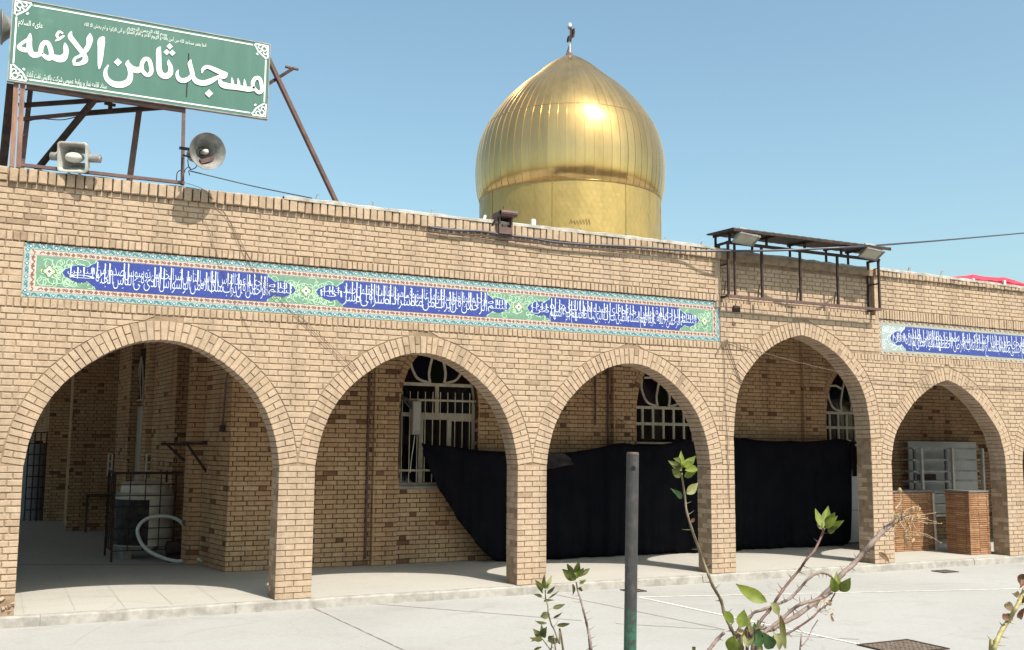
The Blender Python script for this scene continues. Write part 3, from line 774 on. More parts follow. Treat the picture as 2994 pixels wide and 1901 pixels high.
for (xa, ya) in ((j1[0] + .35, j1[1] + .1), (w1[0] + .35, w1[1] + .6), (k1[0] + .3, k1[1] + .1), (q1[0] + .15, q1[1] + .15), (q3[0] + .2, q3[1] + .2)): core.box(xa + .002, 3.93, ya, 20.98, 0, 3.93)
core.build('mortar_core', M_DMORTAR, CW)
M_BOARD = plain('pale_board', (0.36, 0.31, 0.25), .7, var=.3, scale=3)
for (A, Bq, zt) in BOARDS:
    d = Vector((Bq[0] - A[0], Bq[1] - A[1], 0)); L = d.length; d.normalize(); nn = Vector((-d.y, d.x, 0)); A3 = Vector((A[0], A[1], 0)) + nn * .03
    m = MB(); m.obox(A3 + d * L / 2 + ZA * (zt + .6) / 2, d * (L / 2), nn * .015, ZA * ((zt - .6) / 2)); m.build('shutter', M_BOARD, CW)
    m = MB(); W_ = lambda u, z: A3 + d * (L * u) + nn * .02 + ZA * z
    for u in ((.02, .06, .25, .5), (.98, .94, .75, .5)): m.tube([W_(u[0], zt + .12), W_(u[1], 2.95), W_(u[2], 3.3), W_(u[3], 3.48)], .02, 6)
    m.tube([W_(.02, zt + .12), W_(.98, zt + .12)], .02, 6); m.tube([W_(.3, zt + .12), W_(.55, zt + .5), W_(.5, 3.4)], .018, 6); m.build('window_tracery', M_PAINT, CW)
    m = MB(); m.obox(A3 + d * L / 2 + ZA * (zt + .65) - nn * .005, d * (L * .48), nn * .006, ZA * .5); m.build('pane', G_DARK, CW)

# ceiling, far walls and roof of the building
m = MB(); m.box(-3.3, 21, .33, 21, 3.95, 4.28); tag(m.build('porch_ceiling', plain('ceiling_plaster', (.45, .42, .38), .9, var=.2)), kind='structure')
for i in range(3):                                          # unseen piers added on the open side, sized for the corridor light
    y0 = .33 + i * 7.0; m = MB(); m.box(-3.2, -2.8, y0, y0 + 2.4, 0, 3.95); tag(m.build('corridor_light_pier', M_INNER), ('nearest', 'middle', 'farthest')[i] + ' of the unseen brick piers added to set the light in the corridor', 'pier', 'unseen piers added for the corridor light')
m = MB(); m.box(XL - .2, 21.2, .36, 30, 4.281, 4.33); tag(m.build('flat_roof', plain('roof_mud_plaster', (.21, .145, .09), .95, col2=(.13, .085, .055), scale=1.2)), kind='structure')
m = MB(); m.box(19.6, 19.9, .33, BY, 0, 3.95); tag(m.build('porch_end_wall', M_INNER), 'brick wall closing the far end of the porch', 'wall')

# ------------------------------------------------------------------ golden dome
DY = 12.0
dz = zoomed(1300, 0, 2.0387)
DC = dz(746, 900, DY); DX = DC.x
_dep = (Vector((DX, DY, 8.5)) - CAM).dot(_f)
def d_r(hw): return hw / 2.0387 / FPX * _dep
def d_z(y): return dz(746, y, DY).z
PROF = [(338, 30), (352, 62), (378, 104), (415, 155), (480, 231), (545, 313), (610, 380), (680, 440), (760, 494), (840, 531), (930, 553), (1010, 562), (1080, 561), (1140, 556), (1180, 549), (1205, 542)]
DOME = thing('golden_dome', 'golden onion shaped dome of ribbed sheet metal above the flat roof', 'dome', (DX, DY, 4.33))
prof = [(d_r(h), d_z(y)) for y, h in PROF]
prof = [(float(a), float(b)) for a, b in smooth_path(prof, 4)]
NECK = prof[-1][1]; RN = prof[-1][0]
# split in two tiers at the horizontal seam
iz = min(range(len(prof)), key=lambda i: abs(prof[i][1] - d_z(785)))
NG = 68
def gore(k, tier):
    P = prof[: iz + 1] if tier == 0 else prof[iz:]
    m = MB(); a0 = 2 * math.pi * k / NG + .0; a1 = 2 * math.pi * (k + 1) / NG; mid = (a0 + a1) / 2
    dr = ru(-.006, .006); tw = ru(-.010, .010); wv = [ru(-.004, .004) for _ in P]; base = 0
    eps = .012 if tier else .010
    dr *= .25; tw *= .22; rib = MB(); NC = 5
    for i, (r, z) in enumerate(P):
        e = min(.10, .011 / max(r, .1)); rr = r - (.006 if tier == 0 else 0) + dr
        for q in range(NC):
            u_ = q / (NC - 1); aa = lerp(a0, a1, u_); ra = rr + tw * (u_ - .5) + wv[i] * .12
            m.v.append((DX + ra * math.cos(aa), DY + ra * math.sin(aa), z))
        lip = .010 if r > .6 else .010 * r / .6
        for aa, d in ((a0 - e, -.01), (a0 - e * .7, lip), (a0 + e * .7, lip), (a0 + e, -.01)):
            rib.v.append((DX + (rr + d) * math.cos(aa), DY + (rr + d) * math.sin(aa), z))
    for i in range(len(P) - 1):
        for q in range(NC - 1): m.f.append((i * NC + q, (i + 1) * NC + q, (i + 1) * NC + q + 1, i * NC + q + 1)); m.t.append(.5)
        for q in range(3): rib.f.append((i * 4 + q, (i + 1) * 4 + q, (i + 1) * 4 + q + 1, i * 4 + q + 1)); rib.t.append(.5)
    o = fix_normals(m.build('gold_panel', M_GOLD, DOME, smooth=True)); rib.build('standing_seam', M_GOLD, o)
    return o
for tier in (0, 1):
    for k in range(NG): gore(k, tier)
def ring_at(z, r, rad, name, mat):
    m = MB(); n = 96; m.lathe([(r - rad, z), (r, z + rad), (r + rad, z), (r, z - rad)], Matrix.Translation((DX, DY, 0)), n)
    return m.build(name, mat, DOME, smooth=True)
ring_at(NECK - .01, RN - .012, .015, 'neck_band', M_GOLD); ring_at(prof[iz][1], prof[iz][0] + .004, .006, 'seam_band', M_GOLD)
# drum of small diamond tiles in sixteen fields
RD = RN - .022; m = MB(); ZB = 4.33; nt_ = 96; hgt = .30; rows = int((NECK - ZB) / (hgt / 2)) + 1
for r in range(rows):
    for k in range(nt_):
        a = 2 * math.pi * (k + (r % 2) * .5) / nt_; da = math.pi / nt_ * .994; zc = NECK - r * hgt / 2
        j = [ru(-.0018, .0018) for _ in range(4)]; R0 = RD + ru(-.0012, .0012)
        pts = []
        for (aa, zz, jj) in ((a - da, zc, j[0]), (a, zc - hgt / 2 * .994, j[1]), (a + da, zc, j[2]), (a, zc + hgt / 2 * .994, j[3])):
            zz = min(zz, NECK); pts.append((DX + (R0 + jj) * math.cos(aa), DY + (R0 + jj) * math.sin(aa), zz))
        m.face(pts)
m.build('drum_tile', M_GOLD2, DOME, kind='stuff')
m = MB(); m.lathe([(RD - .02, ZB), (RD - .02, NECK)], Matrix.Translation((DX, DY, 0)), 96); m.build('drum', M_GOLD2, DOME, smooth=True)
for k in range(8):
    a = 2 * math.pi * (k + .5) / 8 - math.pi / 2 - .3; m = MB(); m.tube([(DX + (RD + .01) * math.cos(a), DY + (RD + .01) * math.sin(a), ZB), (DX + (RD + .01) * math.cos(a), DY + (RD + .01) * math.sin(a), NECK - .03)], .008, 6); m.build('drum_rib', M_GOLD2, DOME)
# torn lower edge of the drum cladding: a zigzag of open tile tips
fa = math.atan2(CAM.y - DY, CAM.x - DX)
m = MB(); M_TORN = plain('torn_edge_brown', (.26, .175, .07), .9)  # plain brown for the zigzag line along the drum
pts = []
for k in range(9):
    for dx_, zz in ((0, 0), (.5, .11)):
        aa = fa + .0 + (k + dx_) * .030; pts.append((DX + (RD + .016) * math.cos(aa), DY + (RD + .016) * math.sin(aa), d_z(1450) - k * .0 + zz))
m.tube([(p[0], p[1], p[2] + ru(-.03, .03)) for p in pts[:15]], .008, 5); m.build('lifted_edge', M_TORN, DOME)
tz = prof[0][1]
m = MB(); m.lathe([(d_r(46), tz - .06), (d_r(40), tz - .01), (d_r(24), tz + .03), (d_r(12), tz + .10), (.03, tz + .12)], Matrix.Translation((DX, DY, 0)), 20); m.build('finial_base', M_RUST, DOME)
q = lambda x, y: at(1620 + x / 10.92, 40 + y / 10.92, DY)
fin = MB(); fin.tube([(DX, DY, tz - .02), (DX, DY, q(540, 980).z), (DX, DY, q(540, 970).z), (DX, DY, q(540, 480).z)], [.024, .024, .012, .012], 8); FIN = fin.build('finial', plain('pale_pipe', (.6, .56, .5), .5), DOME)
m = MB(); a_ = q(500, 1000); b_ = q(400, 1300); m.prism([q(497, 1000), q(497, 1250), q(395, 1320)], (0, -1, 0), .05); m.build('gusset', M_RUST, FIN)
m = MB()                                                   # crescent and emblem seen nearly edge-on
cp = [q(*p) for p in ((470, 700), (440, 770), (430, 900), (470, 900), (520, 840), (580, 790), (620, 760), (640, 600), (635, 480), (600, 490), (585, 640), (555, 770), (520, 790), (500, 700))]
m.prism([p - YA * .05 for p in cp], (0, -1, 0), .10); fix_normals(m.build('crescent', M_DSTEEL, FIN))
m = MB(); m.prism([q(*p) - YA * .03 for p in ((505, 480), (560, 490), (545, 860), (525, 960), (505, 620))], (0, -1, 0), .06); fix_normals(m.build('emblem', M_DSTEEL, FIN))
m = MB(); zz = q(525, 440).z; m.lathe([(.02, zz - .05), (.05, zz - .045), (.068, zz - .01), (.068, zz + .01), (.02, zz + .015)], Matrix.Translation((DX, DY, 0)), 16); m.build('lamp_collar', M_GREY, FIN)
m = MB(); z2 = q(525, 310).z; m.lathe([(.048, zz + .01), (.045, z2 - .03), (.03, z2), (.001, z2 + .008)], Matrix.Translation((DX, DY, 0)), 16); m.build('beacon_glass', plain('pale_glass', (.65, .78, .82), .2, var=.1), FIN, smooth=True)

# ------------------------------------------------------------------ lettering helpers
FORMS = {}
for cp_ in list(range(0xFE80, 0xFEFD)) + list(range(0xFB50, 0xFBFF)):
    d = unicodedata.decomposition(chr(cp_)).split()
    if len(d) == 2 and d[0] in ('<isolated>', '<final>', '<initial>', '<medial>'):
        FORMS.setdefault(chr(int(d[1], 16)), {}).setdefault(d[0][1:-1], chr(cp_))
LAMALEF = {'\u0627': ('\uFEFB', '\uFEFC'), '\u0622': ('\uFEF5', '\uFEF6'), '\u0623': ('\uFEF7', '\uFEF8')}
def shape(text):
    """joins Arabic letters and returns them in left-to-right drawing order"""
    out = []; T = list(text); i = 0; prev = False
    joins = lambda ch: 'initial' in FORMS.get(ch, {}); can = lambda ch: 'final' in FORMS.get(ch, {})
    while i < len(T):
        ch = T[i]; nx = T[i + 1] if i + 1 < len(T) else ''
        if ch == '\u0644' and nx in LAMALEF:
            out.append(LAMALEF[nx][1 if prev else 0]); prev = False; i += 2; continue
        f = FORMS.get(ch)
        if not f: out.append(ch); prev = False; i += 1; continue
        nj = joins(ch) and nx and can(nx)
        k = 'medial' if prev and nj else 'final' if prev else 'initial' if nj else 'isolated'
        out.append(f.get(k, f.get('isolated', ch))); prev = bool(nj); i += 1
    return ''.join(out[::-1])
_tc = {}
def glyphs(text, res=2, thin=0.0):
    key = (text, res, thin)
    if key not in _tc:
        c = bpy.data.curves.new('lettering', 'FONT'); c.body = shape(text); c.size = 1.0; c.resolution_u = res; c.fill_mode = 'FRONT'; c.offset = thin
        o = bpy.data.objects.new('lettering', c); COL.objects.link(o); bpy.context.view_layer.update()
        me = bpy.data.meshes.new_from_object(o.evaluated_get(bpy.context.evaluated_depsgraph_get()))
        V = np.empty(len(me.vertices) * 3); me.vertices.foreach_get('co', V); V = V.reshape(-1, 3)
        Fc = [tuple(p.vertices) for p in me.polygons]
        COL.objects.unlink(o); bpy.data.objects.remove(o); bpy.data.curves.remove(c); bpy.data.meshes.remove(me)
        _tc[key] = (V, Fc)
    return _tc[key]
def put_text(mb, text, x0, x1, z0, z1, y, res=2, skew=0.0, fitz=None, thin=0.0):
    """fits text into the rectangle x0..x1, z0..z1 of the vertical plane at depth y"""
    V, Fc = glyphs(text, res, thin)
    if len(V) == 0: return
    lo, hi = V.min(0), V.max(0)
    if fitz: lo[1], hi[1] = fitz
    sx = (x1 - x0) / (hi[0] - lo[0]); sz = (z1 - z0) / (hi[1] - lo[1])
    mb.add([(x0 + (v[0] - lo[0]) * sx + skew * (v[1] - lo[1]) * sz, y, z0 + (v[1] - lo[1]) * sz) for v in V], Fc)

# ------------------------------------------------------------------ tile inscription bands
def tilemat(name, a, b, scale=30): return plain(name, a, .28, col2=b, scale=scale, spec=.6)
T_TEAL = tilemat('turquoise_tile', (.25, .325, .315), (.32, .38, .36)); T_DTEAL = tilemat('deep_teal_glaze', (.03, .16, .20), (.05, .22, .25))
T_PINK = tilemat('pale_pink_tile', (.46, .36, .31), (.50, .41, .36)); T_MAR = tilemat('maroon_glaze', (.17, .075, .06), (.22, .11, .08))
T_GREEN = tilemat('sage_green_tile', (.115, .225, .155), (.16, .27, .20)); T_BLUE = tilemat('cobalt_tile', (.026, .042, .215), (.038, .056, .26))
T_WHITE = tilemat('white_glaze', (.62, .66, .72), (.54, .59, .67)); T_LIME = tilemat('pale_green_glaze', (.38, .54, .38), (.32, .48, .33)); T_YEL = tilemat('yellow_glaze', (.62, .58, .10), (.5, .45, .1))
T_SAND = tilemat('sand_tile', (.40, .33, .23), (.46, .39, .29)); T_GROUT = plain('tile_grout', (.55, .50, .46), .9)
def rect_ring(mb, x0, x1, z0, z1, w, y):
    mb.box(x0, x1, y, y + .02, z1 - w, z1); mb.box(x0, x1, y, y + .02, z0, z0 + w); mb.box(x0, x0 + w, y, y + .02, z0 + w, z1 - w); mb.box(x1 - w, x1, y, y + .02, z0 + w, z1 - w)
def ribbon(mb, P, w, y):
    """flat glaze line along (x, z) points"""
    for i in range(len(P)):
        a, b = P[max(i - 1, 0)], P[min(i + 1, len(P) - 1)]; dx, dz_ = b[0] - a[0], b[1] - a[1]; l = math.hypot(dx, dz_) or 1
        nx, nz = -dz_ / l * w / 2, dx / l * w / 2
        mb.v += [(P[i][0] - nx, y, P[i][1] - nz), (P[i][0] + nx, y, P[i][1] + nz)]
    b = len(mb.v) - 2 * len(P)
    for i in range(len(P) - 1): mb.f.append((b + 2 * i, b + 2 * i + 2, b + 2 * i + 3, b + 2 * i + 1)); mb.t.append(.5)
def cart_outline(xa, xb, zc, hh, left=True, right=True):
    E = [(0, 0), (.03, .25), (.07, .34), (.10, .48), (.16, .58), (.22, .55), (.25, .46), (.27, .55), (.30, .70), (.335, .80), (.345, .97), (.36, 1.0)]
    up = []
    if left: up += [(xa + a, zc + hh * b) for a, b in E]
    else: up += [(xa, zc + hh)]
    if right: up += [(xb - a, zc + hh * b) for a, b in E[::-1]]
    else: up += [(xb, zc + hh)]
    lo = [(x, 2 * zc - z) for x, z in up[::-1] if abs(z - zc) > 1e-6]
    return up + lo
def vines(mb, x0, x1, z0, z1, y, n, w=.009):
    for k in range(n):
        x, z = ru(x0, x1), ru(z0 + .03, z1 - .03); r = ru(.03, .075); a = ru(0, 6.28); s = random.choice((-1, 1)); P = []
        for i in range(12):
            t = i / 11; rr = r * (1 - .62 * t); P.append((min(x1, max(x0, x + rr * math.cos(a + s * t * 5))), min(z1 - .005, max(z0 + .005, z + rr * math.sin(a + s * t * 5)))))
        ribbon(mb, P, w, y - k * .00002)
def star(mb, x, z, r, y, k=4):
    P = []
    for i in range(24):
        a = 2 * math.pi * i / 24; rr = r * (1 + .22 * math.cos(k * a)); P.append((x + rr * math.cos(a) * .95, y, z + rr * math.sin(a)))
    mb.face(P[::-1])
def write_band(mb, words, x0, x1, z0, z1, y):
    """two stacked lines of script, right to left, with tall uprights between"""
    h = z1 - z0; lens = []
    lo = [w for i, w in enumerate(words) if i % 2 == 0]; hi = [w for i, w in enumerate(words) if i % 2 == 1]
    for row, (za, zb) in ((lo, (z0 + h * .00, z0 + h * .74)), (hi, (z0 + h * .34, z0 + h * 1.0))):
        wd = [max(.5, glyphs(w)[0][:, 0].max()) if len(glyphs(w)[0]) else .5 for w in row]; tot = sum(wd); x = x1
        for w, d in zip(row, wd):
            L = (x1 - x0) * d / tot; put_text(mb, w, x - L * .99, x - L * .01, za, zb, y - ru(0, .0015), fitz=(-.30, .78), thin=-.014); x -= L
    n = int((x1 - x0) / .062)
    for i in range(n):                                      # long uprights of the thuluth hand
        x = x0 + (i + .5) * (x1 - x0) / n + ru(-.02, .02)
        if rnd() < .75:
            a = z0 + h * ru(.12, .42); b = z1 - h * ru(.02, .12); mb.face([(x - .003, y - .002, a), (x + .002, y - .002, a), (x + .007, y - .002, b), (x - .007, y - .002, b + .01)])
    for i in range(int((x1 - x0) * 9)):                     # vowel marks
        x, z = ru(x0 + .01, x1 - .01), z0 + h * ru(.06, .94); r = ru(.004, .008); a = ru(.3, .9)
        ribbon(mb, [(x - r * 1.6, z - r * a), (x + r * 1.6, z + r * a)], .0045, y - .0025)
BISM = 'بسم الله الرحمن الرحیم '
NAS = BISM + 'قل اعوذ برب الناس ملک الناس اله الناس من شر الوسواس الخناس الذی یوسوس فی صدور الناس من الجنة و الناس'
FALAQ = BISM + 'قل اعوذ برب الفلق من شر ما خلق و من شر غاسق اذا وقب و من شر النفاثات فی العقد و من شر حاسد اذا حسد'
QUR = BISM + 'لایلاف قریش ایلافهم رحلة الشتاء و الصیف فلیعبدوا رب هذا البیت الذی اطعمهم من جوع و آمنهم من خوف'
END = 'الله لا اله الا هو الحی القیوم لا تاخذه سنة و لا نوم له ما فی السماوات و ما فی الارض من ذا الذی یشفع عنده الا باذنه یعلم ما بین ایدیهم و ما خلفهم و لا یحیطون بشیء من علمه الا بما شاء وسع کرسیه السماوات و الارض و لا یؤده حفظهما و هو العلی العظیم صدق الله العلی العظیم'
def inscription(x0, x1, z0, z1, carts, label, first):
    t = thing('inscription_panel', label, 'tile panel', (x0, 0.02, z0)); y = 0.022; zc = (z0 + z1) / 2
    m = MB(); m.box(x0, x1, y, y + .035, z0, z1); m.build('backing', T_GROUT, t)
    if first: c1, c2, m1, m2, b1, b2 = T_TEAL, T_PINK, T_DTEAL, T_MAR, .058, .052
    else: c1, c2, m1, m2, b1, b2 = T_SAND, T_TEAL, T_MAR, T_WHITE, .05, .016
    nseg = int((x1 - x0) / .62)
    for i in range(nseg):                                    # border tiles
        xa, xb = x0 + .006 + (x1 - x0 - .012) * i / nseg, x0 + .006 + (x1 - x0 - .012) * (i + 1) / nseg
        for za, zb, mt in ((z1 - .006 - b1, z1 - .006, c1), (z0 + .006, z0 + .006 + b1, c1)):
            m = MB(); m.box(xa + .0008, xb - .0008, y - .004, y, za, zb); m.build('border_tile', mt, t)
        for za, zb, mt in ((z1 - .014 - b1 - b2, z1 - .014 - b1, c2), (z0 + .014 + b1, z0 + .014 + b1 + b2, c2)):
            m = MB(); m.box(max(xa, x0 + .006 + b1) + .0008, min(xb, x1 - .006 - b1) - .0008, y - .004, y, za, zb); m.build('border_tile', mt, t)
    for xa, xb, mt, i in ((x0 + .006, x0 + b1 + .002, c1, 0), (x1 - b1 - .002, x1 - .006, c1, 0), (x0 + b1 + .012, x0 + b1 + b2 + .010, c2, 1), (x1 - b1 - b2 - .010, x1 - b1 - .012, c2, 1)):
        m = MB(); e = .012 + b1 * (1 + .0) + (b2 + .006) * i; m.box(xa, xb, y - .0044, y, z0 + e, z1 - e); m.build('border_tile', mt, t)
    mo, mi, mw = MB(), MB(), MB()
    def motif(x, z, hor, outer):
        s = (b1 if outer else b2) * .42; d = (mo if outer else mi)
        d.face([(x - s, y - .006, z), (x, y - .006, z - s), (x + s, y - .006, z), (x, y - .006, z + s)])
        if outer: mw.face([(x - s * .5, y - .0075, z), (x, y - .0075, z - s * .5), (x + s * .5, y - .0075, z), (x, y - .0075, z + s * .5)])
        for k in (-1, 1):
            P = [(1.5, .2 * k), (2.3, .75 * k), (3.3, -.35 * k), (4.0, -.5 * k)] if k == 1 else [(-1.5, -.2), (-2.2, .6), (-3.2, .2), (-3.8, -.6)]
            P = [(x + a * s, z + b * s) if hor else (x + b * s, z + a * s) for a, b in P]
            ribbon(d if outer else mw if False else d, P, s * .5, y - .0062 - .0002 * k)
    st = .125
    nx = int((x1 - x0) / st)
    for i in range(nx):
        x = x0 + (i + .5) * (x1 - x0) / nx
        for z in (z1 - .006 - b1 / 2, z0 + .006 + b1 / 2): motif(x, z, True, True)
        if x0 + b1 + .02 < x < x1 - b1 - .02:
            for z in (z1 - .014 - b1 - b2 / 2, z0 + .014 + b1 + b2 / 2):
                if b2 > .02: motif(x + .05, z, True, False)
    for i in range(4):
        z = z0 + (i + .5) * (z1 - z0) / 4
        for x in (x0 + .006 + b1 / 2, x1 - .006 - b1 / 2): motif(x, z, False, True)
    for i in range(4):
        z = z0 + .1 + (i + .5) * (z1 - z0 - .2) / 4
        if b2 > .02:
            for x in (x0 + b1 + b2 / 2 + .011, x1 - b1 - b2 / 2 - .011): motif(x, z, False, False)
    mo.build('border_pattern', m1, t, kind='stuff'); mi.build('border_pattern', m2, t, kind='stuff') if mi.v else None; mw.build('border_pattern', T_WHITE, t, kind='stuff')
    fx0, fx1 = x0 + b1 + b2 + .018, x1 - b1 - b2 - .018; fz0, fz1 = z0 + b1 + b2 + .022, z1 - b1 - b2 - .022
    m = MB(); m.box(fx0, fx1, y - .003, y, fz0, fz1); m.build('field', T_GREEN if first else T_TEAL, t)
    v = MB(); hh = (fz1 - fz0) / 2
    edges = [fx0] + [c for a in carts for c in a[:2]] + [fx1]
    for i in range(0, len(edges), 2):
        a, b = edges[i], edges[i + 1]; a2, b2_ = (a if i == 0 else a - .34), (b if i == len(edges) - 2 else b + .34)
        if b2_ > a2: vines(v, max(fx0, a2), min(fx1, b2_), fz0, fz1, y - .0045, int((b2_ - a2) * 85))
    v.build('vine_scroll', T_LIME if first else T_WHITE, t, kind='stuff')
    for (xa, xb, txt, lf, rt) in carts:
        out = cart_outline(xa, xb, zc, hh, lf, rt)
        m = MB(); o2 = cart_outline(xa - .012, xb + .012, zc, hh, lf, rt); m.prism([(x, y - .0062, min(max(z, fz0), fz1)) for x, z in o2][::-1], (0, -1, 0), .002); m.build('cartouche_rim', T_LIME if first else T_WHITE, t)
        m = MB(); m.prism([(x, y - .0085, z) for x, z in out][::-1], (0, -1, 0), .0015); c = m.build('cartouche', T_BLUE, t)
        wds = txt.split(); m = MB(); nb = 2
        xr = xb - (.34 if rt else 0); xl = xa + (.34 if lf else .0)
        if rt: write_band(m, wds[:2], xb - .33, xb - .05, zc - hh * .5, zc + hh * .5, y - .0105)
        if lf: write_band(m, wds[-2:], xa + .05, xa + .33, zc - hh * .5, zc + hh * .5, y - .0105)
        write_band(m, wds[2 if rt else 0: len(wds) - (2 if lf else 0)], xl, xr, zc - hh * .96, zc + hh * .96, y - .0105)
        m.build('calligraphy', T_WHITE, c)
    meds = [x for x in ([(carts[i][1] + carts[i + 1][0]) / 2 for i in range(len(carts) - 1)] + ([carts[0][0] - .13, carts[-1][1] + .10] if first else []))]
    for x in meds:
        a = MB(); star(a, x, zc, .062, y - .0062); a.build('medallion', T_MAR, t)
        a = MB(); star(a, x, zc, .052, y - .0078); a.build('medallion', T_LIME, t)
        a = MB(); star(a, x, zc, .026, y - .0094); a.build('medallion', T_WHITE, t)
        a = MB(); star(a, x, zc, .016, y - .011); a.build('medallion', T_MAR, t)
        a = MB()
        for s in (-1, 1): a.face([(x + s * .075 - .012, y - .0062, zc), (x + s * .075, y - .0062, zc - .013), (x + s * .075 + .012, y - .0062, zc), (x + s * .075, y - .0062, zc + .013)])
        a.build('medallion', T_YEL, t)
inscription(PAN[0][0], PAN[0][1], PAN[0][2], PAN[0][3], [(1.069, 3.649, NAS, True, True), (3.898, 6.531, FALAQ, True, True), (6.788, 9.617, QUR, True, True)],
            'long turquoise bordered tile panel with three blue inscription cartouches over the first arches', True)
inscription(PAN[1][0], PAN[1][1], PAN[1][2], PAN[1][3], [(13.44, 20.2, END, True, True)], 'sand bordered tile panel with one blue inscription cartouche at the far right of the wall', False)

# ------------------------------------------------------------------ mosque sign
SY = -0.02
SX0, SX1, SZ0, SZ1 = 0.418, 3.218, 5.685, 6.607
SIGN = thing('mosque_sign', 'large green mosque name board with white lettering on a rusty roof frame', 'sign', (SX0, SY, SZ0))
m_, nt, b = nodes_of('sign_green')
c = mix(nt, ramp(nt, [(.40, 0.0), (.75, .7)], noise(nt, 6, 6, .65, (1, 1, .12))).outputs[0], (.031, .112, .084), (.058, .15, .118))
c = mix(nt, ramp(nt, [(.60, 0.0), (.75, .6)], noise(nt, 2.2, 6, .6)).outputs[0], c, (.085, .19, .15))
nt.links.new(c, b.inputs['Base Color']); b.inputs['Roughness'].default_value = .5; M_SIGN = m_
M_LET = plain('sign_white', (.72, .735, .71), .5, var=.10, scale=5)
m = MB(); m.box(SX0, SX1, SY, SY + .05, SZ0, SZ1); m.build('board', M_SIGN, SIGN)
m = MB()
for a_ in ((SX0 - .012, SX1 + .012, SZ1, SZ1 + .012), (SX0 - .012, SX1 + .012, SZ0 - .012, SZ0), (SX0 - .012, SX0, SZ0, SZ1), (SX1, SX1 + .012, SZ0, SZ1)):
    m.box(a_[0], a_[1], SY - .006, SY + .055, a_[2], a_[3])
m.build('edge_trim', M_GREY, SIGN)
m = MB(); yb = SY - .003; w = .016; i_ = .03
m.box(SX0 + .2, SX1 - .2, yb, SY, SZ1 - i_ - w, SZ1 - i_); m.box(SX0 + .2, SX1 - .2, yb, SY, SZ0 + i_, SZ0 + i_ + w)
m.box(SX0 + i_, SX0 + i_ + w, yb, SY, SZ0 + .2, SZ1 - .2); m.box(SX1 - i_ - w, SX1 - i_, yb, SY, SZ0 + .2, SZ1 - .2)
m.build('border_line', M_LET, SIGN)
for sx, sz in ((0, 0), (0, 1), (1, 0), (1, 1)):              # lace ornament in each corner
    m = MB(); X = lambda u: (SX0 + u * .88) if sx == 0 else (SX1 - u * .88); Z = lambda v: (SZ0 + v * .88) if sz == 0 else (SZ1 - v * .88)
    K_ = [0]
    def rb(P, w): ribbon(m, [(X(a), Z(b)) for a, b in P], w, SY - .003 - K_[0]); K_[0] += .0004
    arc = lambda cx, cz, r, a0, a1, n=10: [(cx + r * math.cos(lerp(a0, a1, i / n)), cz + r * math.sin(lerp(a0, a1, i / n))) for i in range(n + 1)]
    rb([(.035, .21), (.06, .19), (.10, .16), (.15, .12), (.17, .085), (.19, .05), (.21, .035)], .018)
    rb(arc(.07, .07, .032, 0, 6.28), .014); rb(arc(.125, .055, .026, -2, 3.2), .013); rb(arc(.055, .125, .026, -1.6, 3.6), .013)
    rb([(.02, .20), (.02, .02), (.20, .02)], .018); rb([(.09, .09), (.125, .12)], .016); rb([(.04, .04), (.055, .055)], .03)
    rb([(.155, .155), (.172, .172)], .028)
    m.build('corner_ornament', M_LET, SIGN)
sA = lambda x, y: at(x / 5.662, y / 5.662, SY); sB = lambda x, y: at(380 + x / 5.662, 80 + y / 5.662, SY)
PXM = abs((sA(101, 500) - sA(1, 500)).x) / 100
_k = [0]
def brush(fn, pts, name='letter'):
    """one painted stroke: (x, y, width) samples with round joins"""
    S_ = smooth_path(pts, 7); _k[0] += 1; yy = SY - .003 - .0003 * _k[0]; m = MB(); P = []
    for x, y, w in S_: p = fn(x, y); P.append((p.x, p.z, max(.004, w * PXM)))
    for i in range(len(P)):
        a, b = P[max(i - 1, 0)], P[min(i + 1, len(P) - 1)]; dx, dz_ = b[0] - a[0], b[1] - a[1]; l = math.hypot(dx, dz_) or 1
        nx, nz = -dz_ / l * P[i][2] / 2, dx / l * P[i][2] / 2
        m.v += [(P[i][0] - nx, yy, P[i][1] - nz), (P[i][0] + nx, yy, P[i][1] + nz)]
    for i in range(len(P) - 1): m.f.append((2 * i, 2 * i + 2, 2 * i + 3, 2 * i + 1)); m.t.append(.5)
    return m
def word(name, strokes, dots=()):
    M_ = MB()
    for fn, pts in strokes: s_ = brush(fn, pts); M_.add(s_.v, s_.f)
    for fn, x, y, r in dots:
        _k[0] += 1; yy = SY - .003 - .0003 * _k[0]; q_ = [fn(x - r, y), fn(x, y + r), fn(x + r, y), fn(x, y - r)]; M_.face([(p.x, yy, p.z) for p in q_])
    M_.build(name, M_LET, SIGN)
word('lettering', [(sA, [(502, 552, 14), (492, 630, 78), (485, 740, 92), (500, 850, 104), (565, 915, 108), (670, 890, 90)]),
    (sA, [(470, 655, 60), (390, 700, 56), (310, 765, 62)]), (sA, [(300, 755, 50), (330, 800, 84), (400, 828, 92), (470, 830, 80)]),
    (sA, [(680, 900, 80), (680, 800, 78), (725, 715, 78), (790, 715, 84), (835, 810, 84), (850, 910, 84), (815, 965, 96), (750, 940, 84), (690, 890, 60)]),
    (sA, [(840, 920, 90), (930, 965, 130), (1030, 970, 135), (1090, 890, 88), (1088, 790, 84), (1072, 712, 20)]),
    (sA, [(1042, 560, 34), (985, 528, 44), (940, 590, 46), (985, 650, 40)]), (sA, [(915, 682, 22), (985, 645, 50), (1065, 592, 26)])])
word('lettering', [(sA, [(1183, 520, 16), (1165, 610, 92), (1240, 715, 96), (1325, 825, 92), (1400, 925, 88), (1405, 1010, 96), (1310, 1062, 62), (1205, 1060, 56)]),
    (sA, [(1492, 556, 14), (1485, 640, 112), (1470, 740, 88), (1420, 835, 86), (1330, 925, 56), (1245, 968, 50), (1215, 1040, 60)])])
